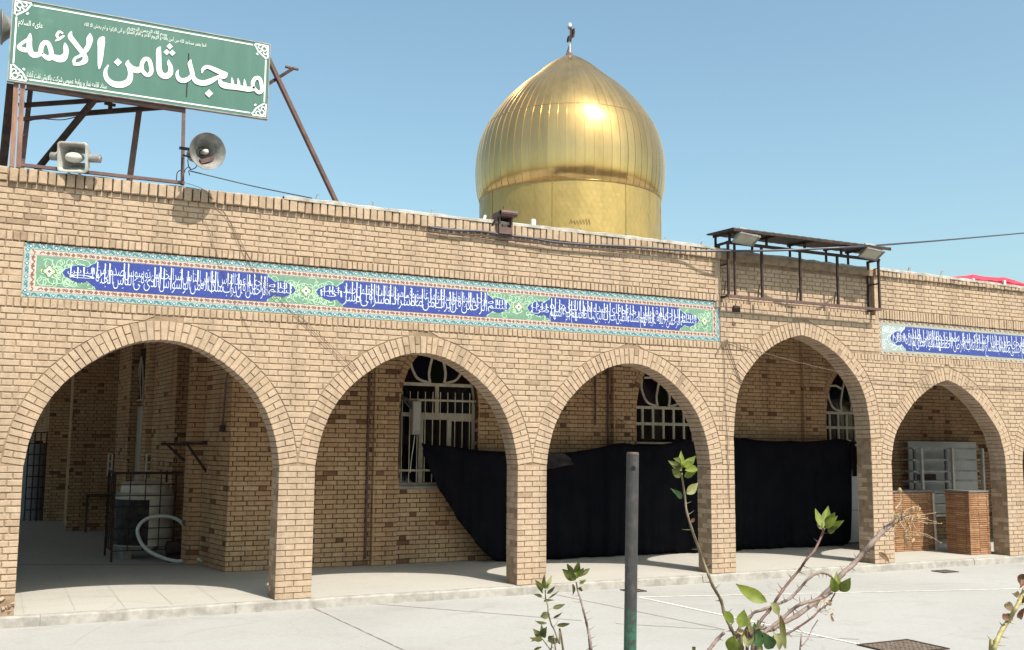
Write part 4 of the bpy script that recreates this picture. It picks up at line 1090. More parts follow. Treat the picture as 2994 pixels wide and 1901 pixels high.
word('lettering', [(sA, [(1722, 612, 40), (1680, 680, 130), (1670, 800, 116), (1660, 960, 94), (1646, 1080, 62), (1640, 1148, 16)])])
word('lettering', [(sA, [(1795, 1078, 22), (1745, 1180, 62), (1765, 1300, 92), (1870, 1390, 116), (2010, 1405, 124), (2125, 1350, 110), (2160, 1240, 92), (2140, 1130, 84), (2105, 1060, 70), (2130, 998, 12)]),
    (sB, [(-50, 590, 84), (20, 675, 112), (110, 712, 124), (190, 690, 100)]),
    (sB, [(200, 700, 70), (195, 610, 74), (245, 530, 74), (310, 540, 78), (345, 640, 80), (350, 740, 78), (305, 795, 74), (245, 770, 80), (195, 700, 70)]),
    (sB, [(505, 325, 14), (475, 380, 88), (475, 520, 98), (480, 690, 104), (520, 785, 116), (600, 810, 116), (665, 760, 100), (672, 670, 84), (645, 600, 74), (638, 538, 12)])],
    [(sA, 1950, 1035, 66), (sB, 655, 320, 52), (sB, 605, 414, 52), (sB, 700, 427, 52)])
word('lettering', [(sB, [(800, 708, 22), (778, 780, 60), (815, 865, 92), (895, 885, 96), (970, 850, 84), (1020, 790, 50)]),
    (sB, [(1012, 540, 12), (990, 600, 82), (1020, 720, 88), (1045, 830, 92), (1110, 905, 110), (1230, 925, 112), (1350, 885, 100), (1440, 835, 70), (1530, 800, 60)]),
    (sB, [(1190, 765, 18), (1210, 695, 62), (1280, 660, 76), (1400, 705, 96), (1520, 760, 104), (1590, 785, 96)]), (sB, [(1605, 755, 20), (1575, 820, 60), (1500, 850, 40)]),
    (sB, [(1475, 865, 50), (1520, 945, 122), (1610, 975, 124), (1720, 990, 112), (1830, 1008, 106), (1950, 1028, 104), (2050, 1020, 90)]),
    (sB, [(1682, 835, 10), (1692, 900, 52), (1700, 985, 70)]), (sB, [(1785, 848, 10), (1795, 915, 52), (1803, 1000, 70)]), (sB, [(1890, 860, 10), (1898, 930, 52), (1905, 1015, 70)]),
    (sB, [(2035, 1020, 80), (2030, 920, 76), (2080, 845, 76), (2145, 860, 80), (2175, 960, 80), (2178, 1050, 78), (2130, 1085, 70), (2075, 1040, 70), (2040, 985, 60)])],
    [(sB, 1305, 1100, 68)])
def signtext(txt, fn, xl, yl, xr, yr, h):
    a, b = fn(xl, yl), fn(xr, yr); m = MB(); zc = (a.z + b.z) / 2; put_text(m, txt, a.x, b.x, zc - h / 2, zc + h / 2, SY - .004, 3); m.build('small_lettering', M_LET, SIGN)
signtext('علیه السلام', sA, 300, 400, 710, 430, .095)
signtext('بسم الله الرحمن الرحیم', sA, 2110, 478, 2150 + 615, 455 + 123, .062)
signtext('انما یعمر مساجد الله من آمن بالله و الیوم الآخر و اقام الصلوة و آتی الزکوة و لم یخش الا الله', sA, 1395, 420, 2151 + 1260, 453 + 300, .075)
signtext('ستاد اقامه نماز و روابط عمومی شرکت پالایش نفت آبادان', sA, 410, 1260, 1765, 1415, .095)
m = MB(); a_ = sB(978, 300); m.tube([(a_.x, SY - .004, SZ1 - .28), (a_.x + .003, SY - .004, SZ1 - .42)], .006, 5); m.tube([(a_.x, SY - .004, SZ0 + .36), (a_.x - .003, SY - .004, SZ0 + .12)], .006, 5); m.build('board_crack', M_DSTEEL, SIGN)

# ------------------------------------------------------------------ sign frame on the roof
z1 = zoomed(0, 0, 2.389)
FR = thing('sign_frame', 'rusty brown steel frame and struts carrying the green name board', 'steel frame', (0.5, 0, 4.74))
def fbar(name, p, q, w, mat, parent, h=None):
    m = MB(); m.bar(p, q, w, h); return m.build(name, mat, parent)
fy = .035
for X in (.508, .572): fbar('post', (X, fy, 4.74), (X - .012, fy, 5.69), .05, M_RUSTY, FR)
fbar('post', (2.285, fy, 4.76), (2.262, fy, 5.69), .036, M_RUST, FR)
fbar('rail', (.60, fy, 5.655), (2.25, fy, 5.655), .05, M_RUST, FR, .055); fbar('rail', (.60, fy - .05, 4.765), (2.30, fy - .05, 4.775), .04, M_RUST, FR, .035)
fbar('brace', z1(78, 590, .1), z1(18, 1175, .55), .085, M_DSTEEL, FR); fbar('brace', z1(665, 690, .08), z1(255, 1190, .9), .055, M_DSTEEL, FR)
fbar('post', z1(216, 600, .5), z1(150, 1190, .5), .055, M_RUST, FR); fbar('post', z1(972, 770, .55), z1(905, 1260, .55), .065, M_RUST, FR)
fbar('rail', z1(130, 738, .3), z1(840, 690, .12), .045, M_DSTEEL, FR); fbar('rail', z1(125, 835, .45), z1(600, 790, .45), .04, M_RUST, FR); fbar('rail', z1(590, 792, .45), z1(1200, 745, .2), .05, M_DSTEEL, FR)
fbar('bracket', z1(770, 700, .3), z1(770, 775, .3), .045, M_DSTEEL, FR); fbar('bracket', z1(728, 720, .28), z1(808, 737, .28), .03, M_DSTEEL, FR)
fbar('rail', z1(140, 626, .3), z1(205, 626, .5), .02, M_RUST, FR)
for a, b in (((135, 660), (200, 770)), ((130, 960), (185, 935))): fbar('bracket', z1(*a, .1), z1(*b, .45), .014, M_RUST, FR)
fbar('strut', z1(1872, 405, .06), z1(2348, 1412, .38), .048, M_RUST, FR); fbar('strut', z1(1868, 590, .08), z1(2050, 478, .3), .035, M_DSTEEL, FR)
fbar('bracket', z1(1993, 466, .3), z1(2084, 486, .3), .045, M_RUST, FR, .02)
m = MB(); m.tube([Vector(p) for p in smooth_path([z1(205, 845, .42), z1(280, 830, .42), z1(430, 838, .42), z1(540, 815, .42)], 6)], .006, 5); m.build('frame_wire', M_WIRE, FR)

# ------------------------------------------------------------------ loudspeakers
def frame_of(axis):
    a = Vector(axis).normalized(); s = a.cross(ZA).normalized(); u = s.cross(a); return a, s, u
def horn(c, axis, R, L, label, group, bits=True):
    a, s, u = frame_of(axis); M = Matrix((( *[s.x, u.x, a.x, c.x],), (*[s.y, u.y, a.y, c.y],), (*[s.z, u.z, a.z, c.z],), (0, 0, 0, 1)))
    t = thing('horn_loudspeaker', label, 'loudspeaker', tuple(c), group)
    m = MB(); pr = []
    for i in range(15):
        k = i / 14; pr.append((R * (.20 + .80 * k ** 1.9), -L + L * k))
    m.lathe(pr + [(R * 1.02, .004), (R * 1.02, -.012), (R * .985, -.014)] + [(r + .004, z) for r, z in pr[-2::-1]], M, 40); m.build('bell', plain('horn_bell_grey', (.12, .12, .115), .5, col2=(.24, .235, .22), scale=9), t, smooth=True)
    m = MB(); m.lathe([(.001, -L - .20), (R * .40, -L - .20), (R * .42, -L - .18), (R * .42, -L + .02), (R * .3, -L + .06), (R * .16, -L + .07)], M, 24); m.build('driver', M_GREY, t, smooth=False)
    m = MB(); m.lathe([(.001, -L * .15), (R * .13, -L * .16), (R * .15, -L * .3), (R * .12, -L)], M, 18); m.build('reflex_tube', M_IVORY, t, smooth=True)
    if bits:
        m = MB(); p0 = c - a * L * .35 - s * R * .45; m.bar(p0 - u * R * .25 - s * .02, p0 + s * R * .75 - u * R * .62 + a * .05, .028, .05); m.build('bracket', M_RUST, t)
    return t
hc = z1(1452, 1056, -.42)
horn(hc, _r * .60 - _f * .80 - _u * .04, .205, .27, 'round grey horn loudspeaker clamped to the right leg of the sign frame', 'horn loudspeakers on the roof')
m = MB(); m.bar(z1(1262, 1035, .0), z1(1335, 1045, -.34), .035); m.bar(z1(1280, 1085, .0), z1(1340, 1100, -.36), .02)
cl = m.build('speaker_clamp', M_DSTEEL, FR)
horn(z1(8, 190, .35), -_r * .80 - _f * .45, .19, .24, 'dark horn loudspeaker half hidden behind the left end of the green sign', 'horn loudspeakers on the roof', False)
# square reflex horn
qc = z1(505, 1098, -.16); a, s, u = frame_of(-_f * .93 - _r * .05 - _u * .10); s = -s if s.dot(_r) < 0 else s; u = u if u.z > 0 else -u
s = (s * math.cos(.06) - u * math.sin(.06)).normalized(); u = a.cross(s); u = u if u.z > 0 else -u
Q = thing('square_loudspeaker', 'square ivory horn loudspeaker standing on the roof edge under the sign', 'loudspeaker', tuple(qc))
def sq(r, d, n=6, c=.22):
    P = []
    for cx, cy, a0 in ((1, 1, 0), (-1, 1, 90), (-1, -1, 180), (1, -1, 270)):
        for k in range(n):
            w = math.radians(a0 + 90 * k / (n - 1)); P.append(qc + s * (cx * r * (1 - c) + r * c * math.cos(w)) + u * (cy * r * (1 - c) + r * c * math.sin(w)) + a * d)
    return P
m = MB(); RINGS = [sq(.163, -.03), sq(.166, .0), sq(.163, .012), sq(.148, .012), sq(.142, -.005), sq(.09, -.20), sq(.05, -.26)]
for A, Bq in zip(RINGS, RINGS[1:]):
    for i in range(len(A)): j = (i + 1) % len(A); m.face([A[i], A[j], Bq[j], Bq[i]])
m.build('flare', M_HORN, Q)
m = MB(); RINGS = [sq(.163, -.03), sq(.10, -.22), sq(.05, -.28)]
for A, Bq in zip(RINGS, RINGS[1:]):
    for i in range(len(A)): j = (i + 1) % len(A); m.face([A[i], Bq[i], Bq[j], A[j]])
m.build('housing', M_HORN, Q)
m = MB()
P = [(math.sin(math.pi * i / 12) + .001, -math.cos(math.pi * i / 12)) for i in range(13)]
m.lathe(P, Matrix(((s.x * .105, u.x * .060, a.x * .085, qc.x - a.x * .055), (s.y * .105, u.y * .060, a.y * .085, qc.y - a.y * .055), (s.z * .105, u.z * .060, a.z * .085, qc.z - a.z * .055), (0, 0, 0, 1))), 24); m.build('reflector_plug', M_IVORY, Q, smooth=True)
for sg in (-1, 1):
    m = MB(); c0 = qc + s * sg * .15 - a * .08; m.tube([c0, c0 + s * sg * .125], [.046, .046], 16); m.tube([c0 + s * sg * .125, c0 + s * sg * .135], [.036, .03], 12); m.build('driver', M_GREY, Q)
for sg in (-1, 1): m = MB(); m.bar(qc - u * .20 - a * .05 + s * sg * .06, qc - u * .14 - a * .05 + s * sg * .06, .03); m.build('foot', M_GREY, Q)

# ------------------------------------------------------------------ wires
def wire(name, pts, r, mat, label, cat='cable', n=6, parent=None):
    m = MB(); m.tube([Vector(p) for p in smooth_path(pts, 6)], r, n)
    o = m.build(name, mat, parent)
    if label: tag(o, label, cat)
    return o
z4s = zoomed(500, 360, 5.0975)
wire('cable', [z4s(285, 715, -.03), z4s(700, 815, -.03), z4s(1200, 935, -.02), z4s(1700, 1040, .1), z4s(2100, 1120, .3)], .007, M_WIRE, 'thin black cable from the sign frame leg sloping down to the strut foot')
wire('speaker_lead', [z4s(250, 545, -.1), z4s(262, 640, -.12), z4s(300, 690, -.1), z4s(370, 660, -.12), z4s(385, 600, -.14), z4s(365, 565, -.15)], .006, M_WIRE, 'looped black lead under the round horn loudspeaker')
wire('speaker_lead', [z4s(200, 740, -.05), z4s(215, 690, -.06), z4s(265, 655, -.08), z4s(290, 690, -.08), z4s(265, 720, -.06), z4s(278, 780, -.06)], .005, M_WIRE, 'knotted black lead hanging on the right leg of the sign frame')
wire('cable', [z4s(140, 700, .0), z4s(90, 750, .0), z4s(82, 880, .0)], .006, M_WIRE, 'short black lead bent over the bottom rail of the sign frame')
wire('cable', [z4s(190, 885, -.03), z4s(400, 950, -.06), z4s(500, 1010, -.07), z4s(720, 1240, -.03), z4s(900, 1500, -.02), at(760, 800, -.014), at(900, 945, -.014), at(1040, 1078, -.014)], .003, M_WIREB, 'thin brown wire running from the sign frame down across the wall to the second arch')
wire('cable', [z4s(560, 1080, -.06), z4s(700, 1260, -.02), z4s(870, 1460, -.02), at(740, 795, -.014), at(885, 945, -.014), at(1030, 1088, -.014)], .0028, M_WIREB, 'second thin brown wire beside the first one across the tile panel')
wire('cable', [z4s(415, 1240, -.02), z4s(480, 1400, -.02), z4s(540, 1529, -.02), at(640, 760, -.014), at(690, 880, -.014), at(745, 1010, -.014)], .0025, M_WIREB, 'faint brown wire hanging over the left cartouche towards the first arch')
zb5 = zoomed(1400, 600, 8.027)
main_c = [at(1255, 664, -.062), at(1320, 673, -.066), zb5(0, 612, -.07), zb5(560, 698, -.07), zb5(1200, 772, -.075), zb5(1700, 862, -.075), zb5(2408, 922, -.075), at(1850, 722, -.08), at(2000, 733, -.10), at(2100, 734, -.22), at(2250, 733, -.30), at(2400, 727, -.50), at(2500, 722, -.53), at(2600, 715, .3), at(2800, 699, 3.0), at(3100, 672, 7.0)]
wire('power_cable', main_c, .017, plain('dark_blue_cable', (.035, .035, .05), .5), 'thick dark power cable along the parapet and off to the upper right')
wire('conduit', [p + Vector((0, .02, -.045)) for p in main_c[:8]], .012, M_WIREB, 'brown conduit under the thick cable along the parapet')
z8s = zoomed(2000, 850, 3.823); z6 = zoomed(2000, 600, 2.352)
wire('hanging_wire', [z8s(440, 600, -.02), z8s(452, 900, -.02), z8s(462, 1250, -.018), z8s(480, 1530, -.018), at(2131, 1430, -.018), at(2135, 1485, -.018)], .0045, M_WIREB, 'thin wire hanging straight down the pier left of the tall arch')
wire('hanging_wire', [z8s(480, 570, -.02), z8s(560, 800, -.02), z8s(645, 1035, -.015)], .006, M_WIREB, 'double wire slanting from the knot to the left edge of the tall arch')
wire('hanging_wire', [z8s(470, 590, -.025), z8s(545, 810, -.025), z8s(632, 1030, -.015)], .005, M_WIREB, 'second strand of the slanting wire at the left edge of the tall arch')
wire('span_wire', [z6(290, 935, -.02), z6(560, 1020, -.04), z6(980, 1128, -.05), z6(1400, 1210, -.04), z6(1900, 1245, -.03), z6(2338, 1258, -.02), z6(2600, 1262, -.02)], .005, M_WIREB, 'thin brown wire spanning the tall arch towards the right')
wire('wire_knot', [z8s(370, 690, -.03), z8s(400, 630, -.03), z8s(450, 560, -.04), z8s(490, 565, -.03), z8s(450, 620, -.03), z8s(445, 680, -.03)], .007, M_WIREB, 'bunched wire knot under the right end of the long tile panel', 'wire')
wire('hanging_wire', [at(1625, 1090, .3), at(1665, 1124, 2.0), at(1700, 1150, 2.2), at(1830, 1240, 2.6)], .005, M_WIRE, 'thin wire strung inside the third arch above the black curtain')

# ------------------------------------------------------------------ roof edge fittings
def stub(px0, py0, px1, py1, r, mat, label, y=.06, hook=None):
    m = MB(); p, q_ = at(px0, py0 + 6, y), at(px1, py1, y); P = [p, q_] + ([at(px1 + hook[0], py1 + hook[1], y)] if hook else [])
    m.tube(P, r, 6); tag(m.build('anchor_rod', mat), label, 'anchor rod', 'bent anchor rods along the parapet')
stub(1412, 648, 1419, 630, .018, M_WHITE, 'white double anchor rod left of the brown lamp box')
stub(740 * 1.2434, 590, 927, 568, .006, M_GREY, 'thin anchor rod nearest the foot of the long strut', hook=(8, 2))
stub(1088, 610, 1091, 592, .007, M_GREY, 'bent anchor rod in the middle of the left parapet', hook=(-5, -3))
stub(1258, 630, 1262, 612, .006, M_GREY, 'anchor rod on the parapet just left of the dome', hook=(5, -2))
stub(1697, 682, 1700, 665, .008, M_GREY, 'short hooked rod in front of the golden drum', hook=(-5, 3)); stub(1830, 697, 1833, 682, .007, M_GREY, 'short rod in front of the right part of the golden drum', hook=(-4, 1))
stub(1938, 708, 1946, 692, .010, M_GREY, 'anchor rod just right of the golden drum'); stub(2046, 720, 2052, 706, .008, M_GREY, 'anchor rod left of the sheet metal canopy', hook=(5, -4))
stub(2654, 796, 2660, 782, .018, M_GREY, 'thick leaning anchor rod right of the canopy frame'); stub(2749, 806, 2754, 793, .012, M_GREY, 'hooked anchor rod left of the red tent', hook=(5, -2))
stub(2726, 808, 2727, 802, .005, M_DSTEEL, 'tiny anchor rod left of the hooked one')
m = MB(); p = zb5(1280, 520, .05); q_ = zb5(1280, 350, .05); m.tube([p, q_, q_ + ZA * .012], [.034, .034, .015], 12); tag(m.build('vent_pipe', M_WHITE), 'short white capped vent pipe on the parapet before the dome', 'pipe')
LB = thing('lamp_box', 'brown open fronted lamp box with a visor on the parapet below the dome', 'lamp', tuple(zb5(640, 640, -.1)))
a_, b_ = zb5(478, 640, -.10), zb5(795, 300, -.10); x0, x1, z0, z1_ = a_.x, b_.x, a_.z - .01, b_.z + .0
m = MB(); m.box(x0, x0 + .02, -.10, .08, z0, z1_); m.box(x1 - .02, x1, -.10, .08, z0, z1_); m.box(x0 + .02, x1 - .02, .06, .08, z0, z1_); m.box(x0 + .02, x1 - .02, -.10, .06, z0, z0 + .09); m.build('housing', M_RUST, LB)
m = MB(); m.box(x0 - .01, x1 + .03, -.17, .09, z1_, z1_ + .07); m.tube([(x0 - .01, -.16, z1_ + .045), (x1 + .03, -.16, z1_ + .045)], .036, 10); m.build('visor', M_RUST, LB)
m = MB(); m.tube([(x0 + .02, -.08, z1_ - .02), (x0 - .05, -.08, z1_ - .05), (x0 - .08, -.04, z1_ - .12)], .014, 6); m.tube([((x0 + x1) / 2, 0, z1_ + .07), ((x0 + x1) / 2 + .01, 0, z1_ + .17)], [.012, .004], 5); m.build('bracket', M_DSTEEL, LB)

# ------------------------------------------------------------------ sheet metal canopy frame over the tall arch
CF = thing('canopy_frame', 'dark steel lattice frame with sloping sheet roof over the tall arch', 'steel frame', (10.0, -.17, 4.0))
yf, yr = -.17, BAYD - .01; XF = [10.02, 10.11, 10.65, 11.40, 12.16, 13.04]; zb_, zt_ = 4.0, 4.80
for X in (XF[0] + .0, 13.04): 
    fbar('post', (X, yr - .02, zb_), (X, yr - .02, zt_), .035, M_DSTEEL, CF)
for X in XF[0:1] + XF[2:]: fbar('post', (X, yf, zb_), (X, yf, zt_), .032, M_DSTEEL, CF)
fbar('post', (XF[1] + .03, yf, zb_), (XF[1] + .03, yf, zt_), .028, M_DSTEEL, CF)
for Z in (zb_, zt_):
    fbar('rail', (10.0, yf, Z), (13.06, yf, Z), .045 if Z < 4.5 else .05, M_RUST if Z < 4.5 else M_DSTEEL, CF, .04)
    for X in (10.02, 13.04): fbar('rail', (X, yf, Z), (X, yr, Z), .032, M_DSTEEL, CF)
for X, Z in ((10.02, 4.48), (13.04, 4.42)): fbar('rung', (X, yf, Z), (X, yr, Z), .022, M_DSTEEL, CF)
for X, dz_ in ((10.02, .0), (10.65, .0), (11.40, 0), (12.16, 0)): fbar('hook', (X - .06, yf + .03, 4.02), (X - .05, yf, 4.22), .014, M_DSTEEL, CF)
fl, frr = at(2000 + 322 / 2.352, 600 + 146 / 2.352, -.42), at(2000 + 1425 / 2.352, 600 + 296 / 2.352, -.42)
rl = at(2000 + 168 / 2.352, 600 + 203 / 2.352, .24); zf_, zr_ = (fl.z + frr.z) / 2, rl.z
x0, x1 = (fl.x + rl.x) / 2, frr.x
m = MB(); n = 60; yF, yR = -.42, .24
for i in range(n):
    xa, xb = lerp(x0, x1, i / n), lerp(x0, x1, (i + 1) / n); wa, wb = .003 * math.sin(xa * 42), .003 * math.sin(xb * 42)
    A = [(xa, yF, zf_ + wa), (xa, yR, zr_ + wa)]; Bq = [(xb, yF, zf_ + wb), (xb, yR, zr_ + wb)]; T = .012
    m.face([A[0], Bq[0], Bq[1], A[1]][::-1]); m.face([(x, y, z - T) for x, y, z in (A[0], Bq[0], Bq[1], A[1])]); m.face([A[0], (A[0][0], A[0][1], A[0][2] - T), (Bq[0][0], Bq[0][1], Bq[0][2] - T), Bq[0]])
m.build('roof_sheet', plain('dark_roof_sheet', (.075, .068, .062), .7, col2=(.045, .04, .036), scale=5), CF)
fbar('edge_angle', (x0, yF + .01, zf_ - .03), (x1, yF + .01, zf_ - .03), .02, M_DSTEEL, CF, .035)
for X in (x0 + .12, 10.75, 11.5, 12.25, x1 - .35):
    t = .97; fbar('rafter', (X, yF + .03, zf_ - .035), (X, yR - .03, zr_ - .035), .03, M_DSTEEL, CF)
    zz = lerp(zf_, zr_, (yf - yF) / (yR - yF)) - .03; fbar('post', (X, yf, zt_), (X, yf, zz), .03, M_DSTEEL, CF)
    fbar('post', (X, .16, 4.70), (X, .16, zr_ - .02), .028, M_DSTEEL, CF)
def floodlight(c, label, tilt):
    c = Vector(c); t = thing('floodlight', label, 'floodlight', tuple(c), 'floodlights under the canopy edge')
    d = Vector((-.10, -math.cos(tilt), -math.sin(tilt))).normalized(); sx = Vector((1, 0, 0)); sx = (sx - d * sx.dot(d)).normalized(); up = sx.cross(d)
    w, h = .175, .105
    f = [c + sx * i * w + up * j * h for i, j in ((-1, -1), (1, -1), (1, 1), (-1, 1))]; k = [c - d * .16 + sx * i * w * .62 + up * j * h * .55 for i, j in ((-1, -1), (1, -1), (1, 1), (-1, 1))]
    m = MB()
    for i in range(4): j = (i + 1) % 4; m.face([f[i], k[i], k[j], f[j]])
    m.face(k); m.build('housing', plain('lamp_grey', (.30, .30, .285), .5, var=.25), t)
    m = MB()
    for i in range(4): j = (i + 1) % 4; m.bar(f[i] + d * .006, f[j] + d * .006, .026, .022)
    m.build('bezel', M_GREY, t)
    m = MB(); m.prism([p + (c - p) * .1 + d * .008 for p in f], d, .004); m.build('glass', plain('frosted_glass', (.36, .36, .29), .3, var=.15), t)
    m = MB()
    for sg in (-1, 1): m.bar(c + sx * sg * w * 1.06 - d * .05, c + sx * sg * w * 1.06 - d * .05 + ZA * .05, .02)
    m.bar(c + sx * w * 1.06 - d * .05 + ZA * .05, c - sx * w * 1.06 - d * .05 + ZA * .05, .02); m.build('yoke', M_DSTEEL, t)
floodlight(at(2050 + 672 / 5.097, 640 + 300 / 5.097, -.33), 'grey floodlight under the left end of the sheet canopy', 1.05)
floodlight(at(2350 + 1010 / 5.097, 640 + 520 / 5.097, -.33), 'grey floodlight under the right end of the sheet canopy', 1.05)
m = MB(); p = z8s(545, 212, .07); m.box(p.x - .06, p.x + .06, BAYD - .03 if p.z > 3.85 else -.03, .02 if p.z < 3.85 else BAYD, p.z - .045, p.z + .045); tag(m.build('junction_box', M_DSTEEL), 'small dark junction box on the wall under the canopy frame', 'junction box')
m = MB(); p = z8s(552, 368, 0); m.tube([p + YA * .02, p - YA * .012], .03, 10); tag(m.build('pipe_end', M_RUST), 'rusty pipe end poking out of the wall below the junction box', 'pipe')

# ------------------------------------------------------------------ black curtains under the arches
def curtain(label, cols, y, amp=.03, mat=None):
    """cols: (x, z_top, z_bottom) samples from left to right"""
    t = MB(); S_ = smooth_path(cols, 16); nz = 18; ph = ru(0, 6)
    for x, zt, zb in S_:
        for j in range(nz + 1):
            v = j / nz; z = lerp(zt, zb, v); w = amp * (.45 + .75 * v) * (math.sin(x * 7.3 + ph + v * 1.4) + .7 * math.sin(x * 19 + ph * 2 - v * 1.1) + .35 * math.sin(x * 41 + ph)) + .03 * math.sin(v * 5 + x * 2.2); z -= .02 * abs(math.sin(x * 2.6 + ph)) * (1 - v)
            t.v.append((x, y + w, z))
    n = nz + 1
    for i in range(len(S_) - 1):
        for j in range(nz): t.f.append((i * n + j, i * n + j + 1, (i + 1) * n + j + 1, (i + 1) * n + j)); t.t.append(.5)
    o = t.build('black_curtain', M_BLACKCLOTH, None, smooth=True); md = o.modifiers.new('thick', 'SOLIDIFY'); md.thickness = .004
    return tag(o, label, 'curtain', 'black cloths hung in the porch')
z3 = zoomed(900, 900, 1.527); z4 = zoomed(1994, 900, 1.527); CY = 2.46
def cc(fn, pts, y=CY): return [(fn(x, yt, y).x, fn(x, yt, y).z, max(.015, fn(x, yb, y).z)) for x, yt, yb in pts]
curtain('black cloth with a long slanting torn edge across the second arch', cc(z3, [(512, 598, 640), (540, 607, 720), (590, 612, 800), (640, 617, 880), (700, 624, 975), (770, 630, 1065), (840, 636, 1128), (900, 640, 1140), (1000, 646, 1140)]), CY)
curtain('wide black cloth covering the lower half of the third arch', cc(z3, [(1010, 640, 1150), (1090, 655, 1150), (1180, 640, 1150), (1290, 622, 1150), (1390, 604, 1150), (1529, 610, 1150)]) + cc(zoomed(1780, 1000, 4.37), [(900, 1262, 2900), (1100, 1262, 2900), (1250, 1262, 2900)]), CY)
curtain('black cloth hanging straight inside the tall arch beside the pale door', cc(z4, [(200, 578, 1100), (300, 582, 1095), (420, 592, 1088), (520, 594, 1080), (620, 588, 1068), (700, 585, 1062), (728, 588, 1045), (738, 588, 1000), (742, 590, 760), (752, 592, 660), (770, 594, 625)]), CY)
o = curtain('grey turned back corner of cloth at the left edge of the third arch', cc(z3, [(1060, 640, 722), (1100, 645, 716), (1150, 648, 705), (1180, 672, 700)], CY - .08), CY - .08, .02); o.data.materials[0] = M_GREYCLOTH
o['label'] = 'grey turned back scrap of cloth on top of the black curtain in the third arch'

# ------------------------------------------------------------------ things in the porch
M_DOOR = plain('pale_door_paint', (.50, .50, .47), .45, var=.2, scale=3)
a_, b_ = z4(722, 1050, 2.66), z4(900, 752, 2.66)
t = thing('metal_door', 'pale metal door behind the right edge of the black curtain in the tall arch', 'door', (a_.x, 2.66, .02))
m = MB(); m.box(a_.x, b_.x, 2.66, 2.70, .03, b_.z); m.build('panel', M_DOOR, t)
m = MB(); m.box(a_.x + .16, a_.x + .175, 2.652, 2.66, b_.z - .25, b_.z - .08); m.build('handle', M_GREY, t)
m = MB(); m.box(a_.x, b_.x, 2.655, 2.66, .62, .635); m.build('seam', M_GREY, t)
m = MB(); p = z4(756, 760, 2.66); m.box(p.x - .03, p.x + .03, 2.67, 2.71, b_.z, 1.95); m.build('frame', M_PAINT, t)
# electric box on the window grille
za = zoomed(1130, 1000, 3.397); a_, b_ = za(245, 920, 2.86), za(332, 590, 2.86)
t = thing('meter_box', 'tall grey electric meter box fixed on the barred window', 'meter box', (a_.x, 2.86, a_.z))
m = MB(); m.box(a_.x, b_.x, 2.80, 2.90, a_.z, b_.z); m.build('case', plain('meter_case_grey', (.33, .315, .28), .5, var=.15), t)
m = MB(); m.box(a_.x + .012, b_.x - .012, 2.792, 2.80, a_.z + .07, b_.z - .02); m.build('lid', plain('meter_lid', (.38, .36, .32), .5, var=.12), t)
wire('loose_cable', [za(150, 520, 2.86), za(190, 600, 2.84), za(250, 660, 2.84), za(200, 560, 2.85), za(150, 570, 2.85)], .018, M_WIRE, 'tangle of black cables at the upper left of the barred window')
wire('loose_cable', [za(280, 930, 2.86), za(265, 1050, 2.85), za(250, 1150, 2.86), za(235, 1300, 2.86)], .006, M_WHITE, 'thin white lead hanging from the meter box')
wire('loose_cable', [za(140, 700, 2.84), za(140, 900, 2.84), za(125, 1150, 2.84), za(110, 1290, 2.84), za(130, 1350, 2.83), za(100, 1300, 2.84)], .014, M_WIREB, 'brown cable bundle down the left side of the barred window')
for (X, za_, zb2, r, lab) in ((5.55, .1, 3.6, .018, 'brown pipe up the wall beside the first porch pilaster'), (9.80, 1.7, 3.6, .02, 'brown pipe above the curtain beside the second porch pilaster'), (9.55, 2.15, 3.5, .016, 'brown pipe with an elbow left of the second porch pilaster')):
    m = MB(); m.tube([(X, BY - .03, za_), (X, BY - .03, zb2)], r, 8); tag(m.build('wall_pipe', M_RUST), lab, 'pipe')

# corridor: tank in a cage, hose, pump, bracket and the rest
ze, zd, zf, zg_ = zoomed(60, 1280, 3.64), zoomed(400, 1280, 3.476), zoomed(420, 1000, 4.7775), zoomed(60, 1000, 4.7775)
TC = Vector((2.70, 5.25, 0))
t = thing('water_tank', 'round pale water tank with a black sheet on its front inside a wire cage', 'tank', tuple(TC))
M_TANK = plain('dirty_cream_tank', (.62, .59, .52), .5, col2=(.46, .43, .36), scale=4)
def cyl(prof): m = MB(); m.lathe(prof, Matrix.Translation(TC), 36); return m
cyl([(.001, .20), (.42, .20), (.43, .24), (.43, .90), (.45, .93), (.45, .98), (.40, 1.0)]).build('body', M_TANK, t, smooth=False)
cyl([(.40, 1.0), (.37, 1.02), (.36, 1.14), (.38, 1.15), (.20, 1.19), (.001, 1.20)]).build('lid', M_TANK, t)
m = MB(); m.lathe([(.437, .22), (.437, .92)], Matrix.Translation(TC), 18, math.radians(172), math.radians(272)); m.build('black_sheet', plain('black_plastic', (.012, .012, .013), .6, col2=(.05, .048, .045), scale=9, spec=.3), t)
for sx_ in (-.25, .25): m = MB(); m.box(TC.x + sx_ - .06, TC.x + sx_ + .06, 5.0, 5.5, 0, .2); m.build('support_block', M_KERB, t)
t = thing('tank_cage', 'black steel mesh cage around the water tank', 'cage', (2.18, 4.76, 0))
X0, X1, Y0, Y1, H = 2.19, 3.08, 4.72, 5.72, 1.33
for X, Y in ((X0, Y0), (X1, Y0), (X0, Y1), (X1, Y1)): fbar('post', (X, Y, 0), (X, Y, H), .03, M_DSTEEL, t)
for i in range(1, 4): X = lerp(X0, X1, i / 4); m = MB(); m.tube([(X, Y0, .15), (X, Y0, H)], .009, 6); m.build('mesh_bar', M_DSTEEL, t)
for i in range(1, 4): Y = lerp(Y0, Y1, i / 4); m = MB(); m.tube([(X0, Y, .15), (X0, Y, H)], .009, 6); m.build('mesh_bar', M_DSTEEL, t)
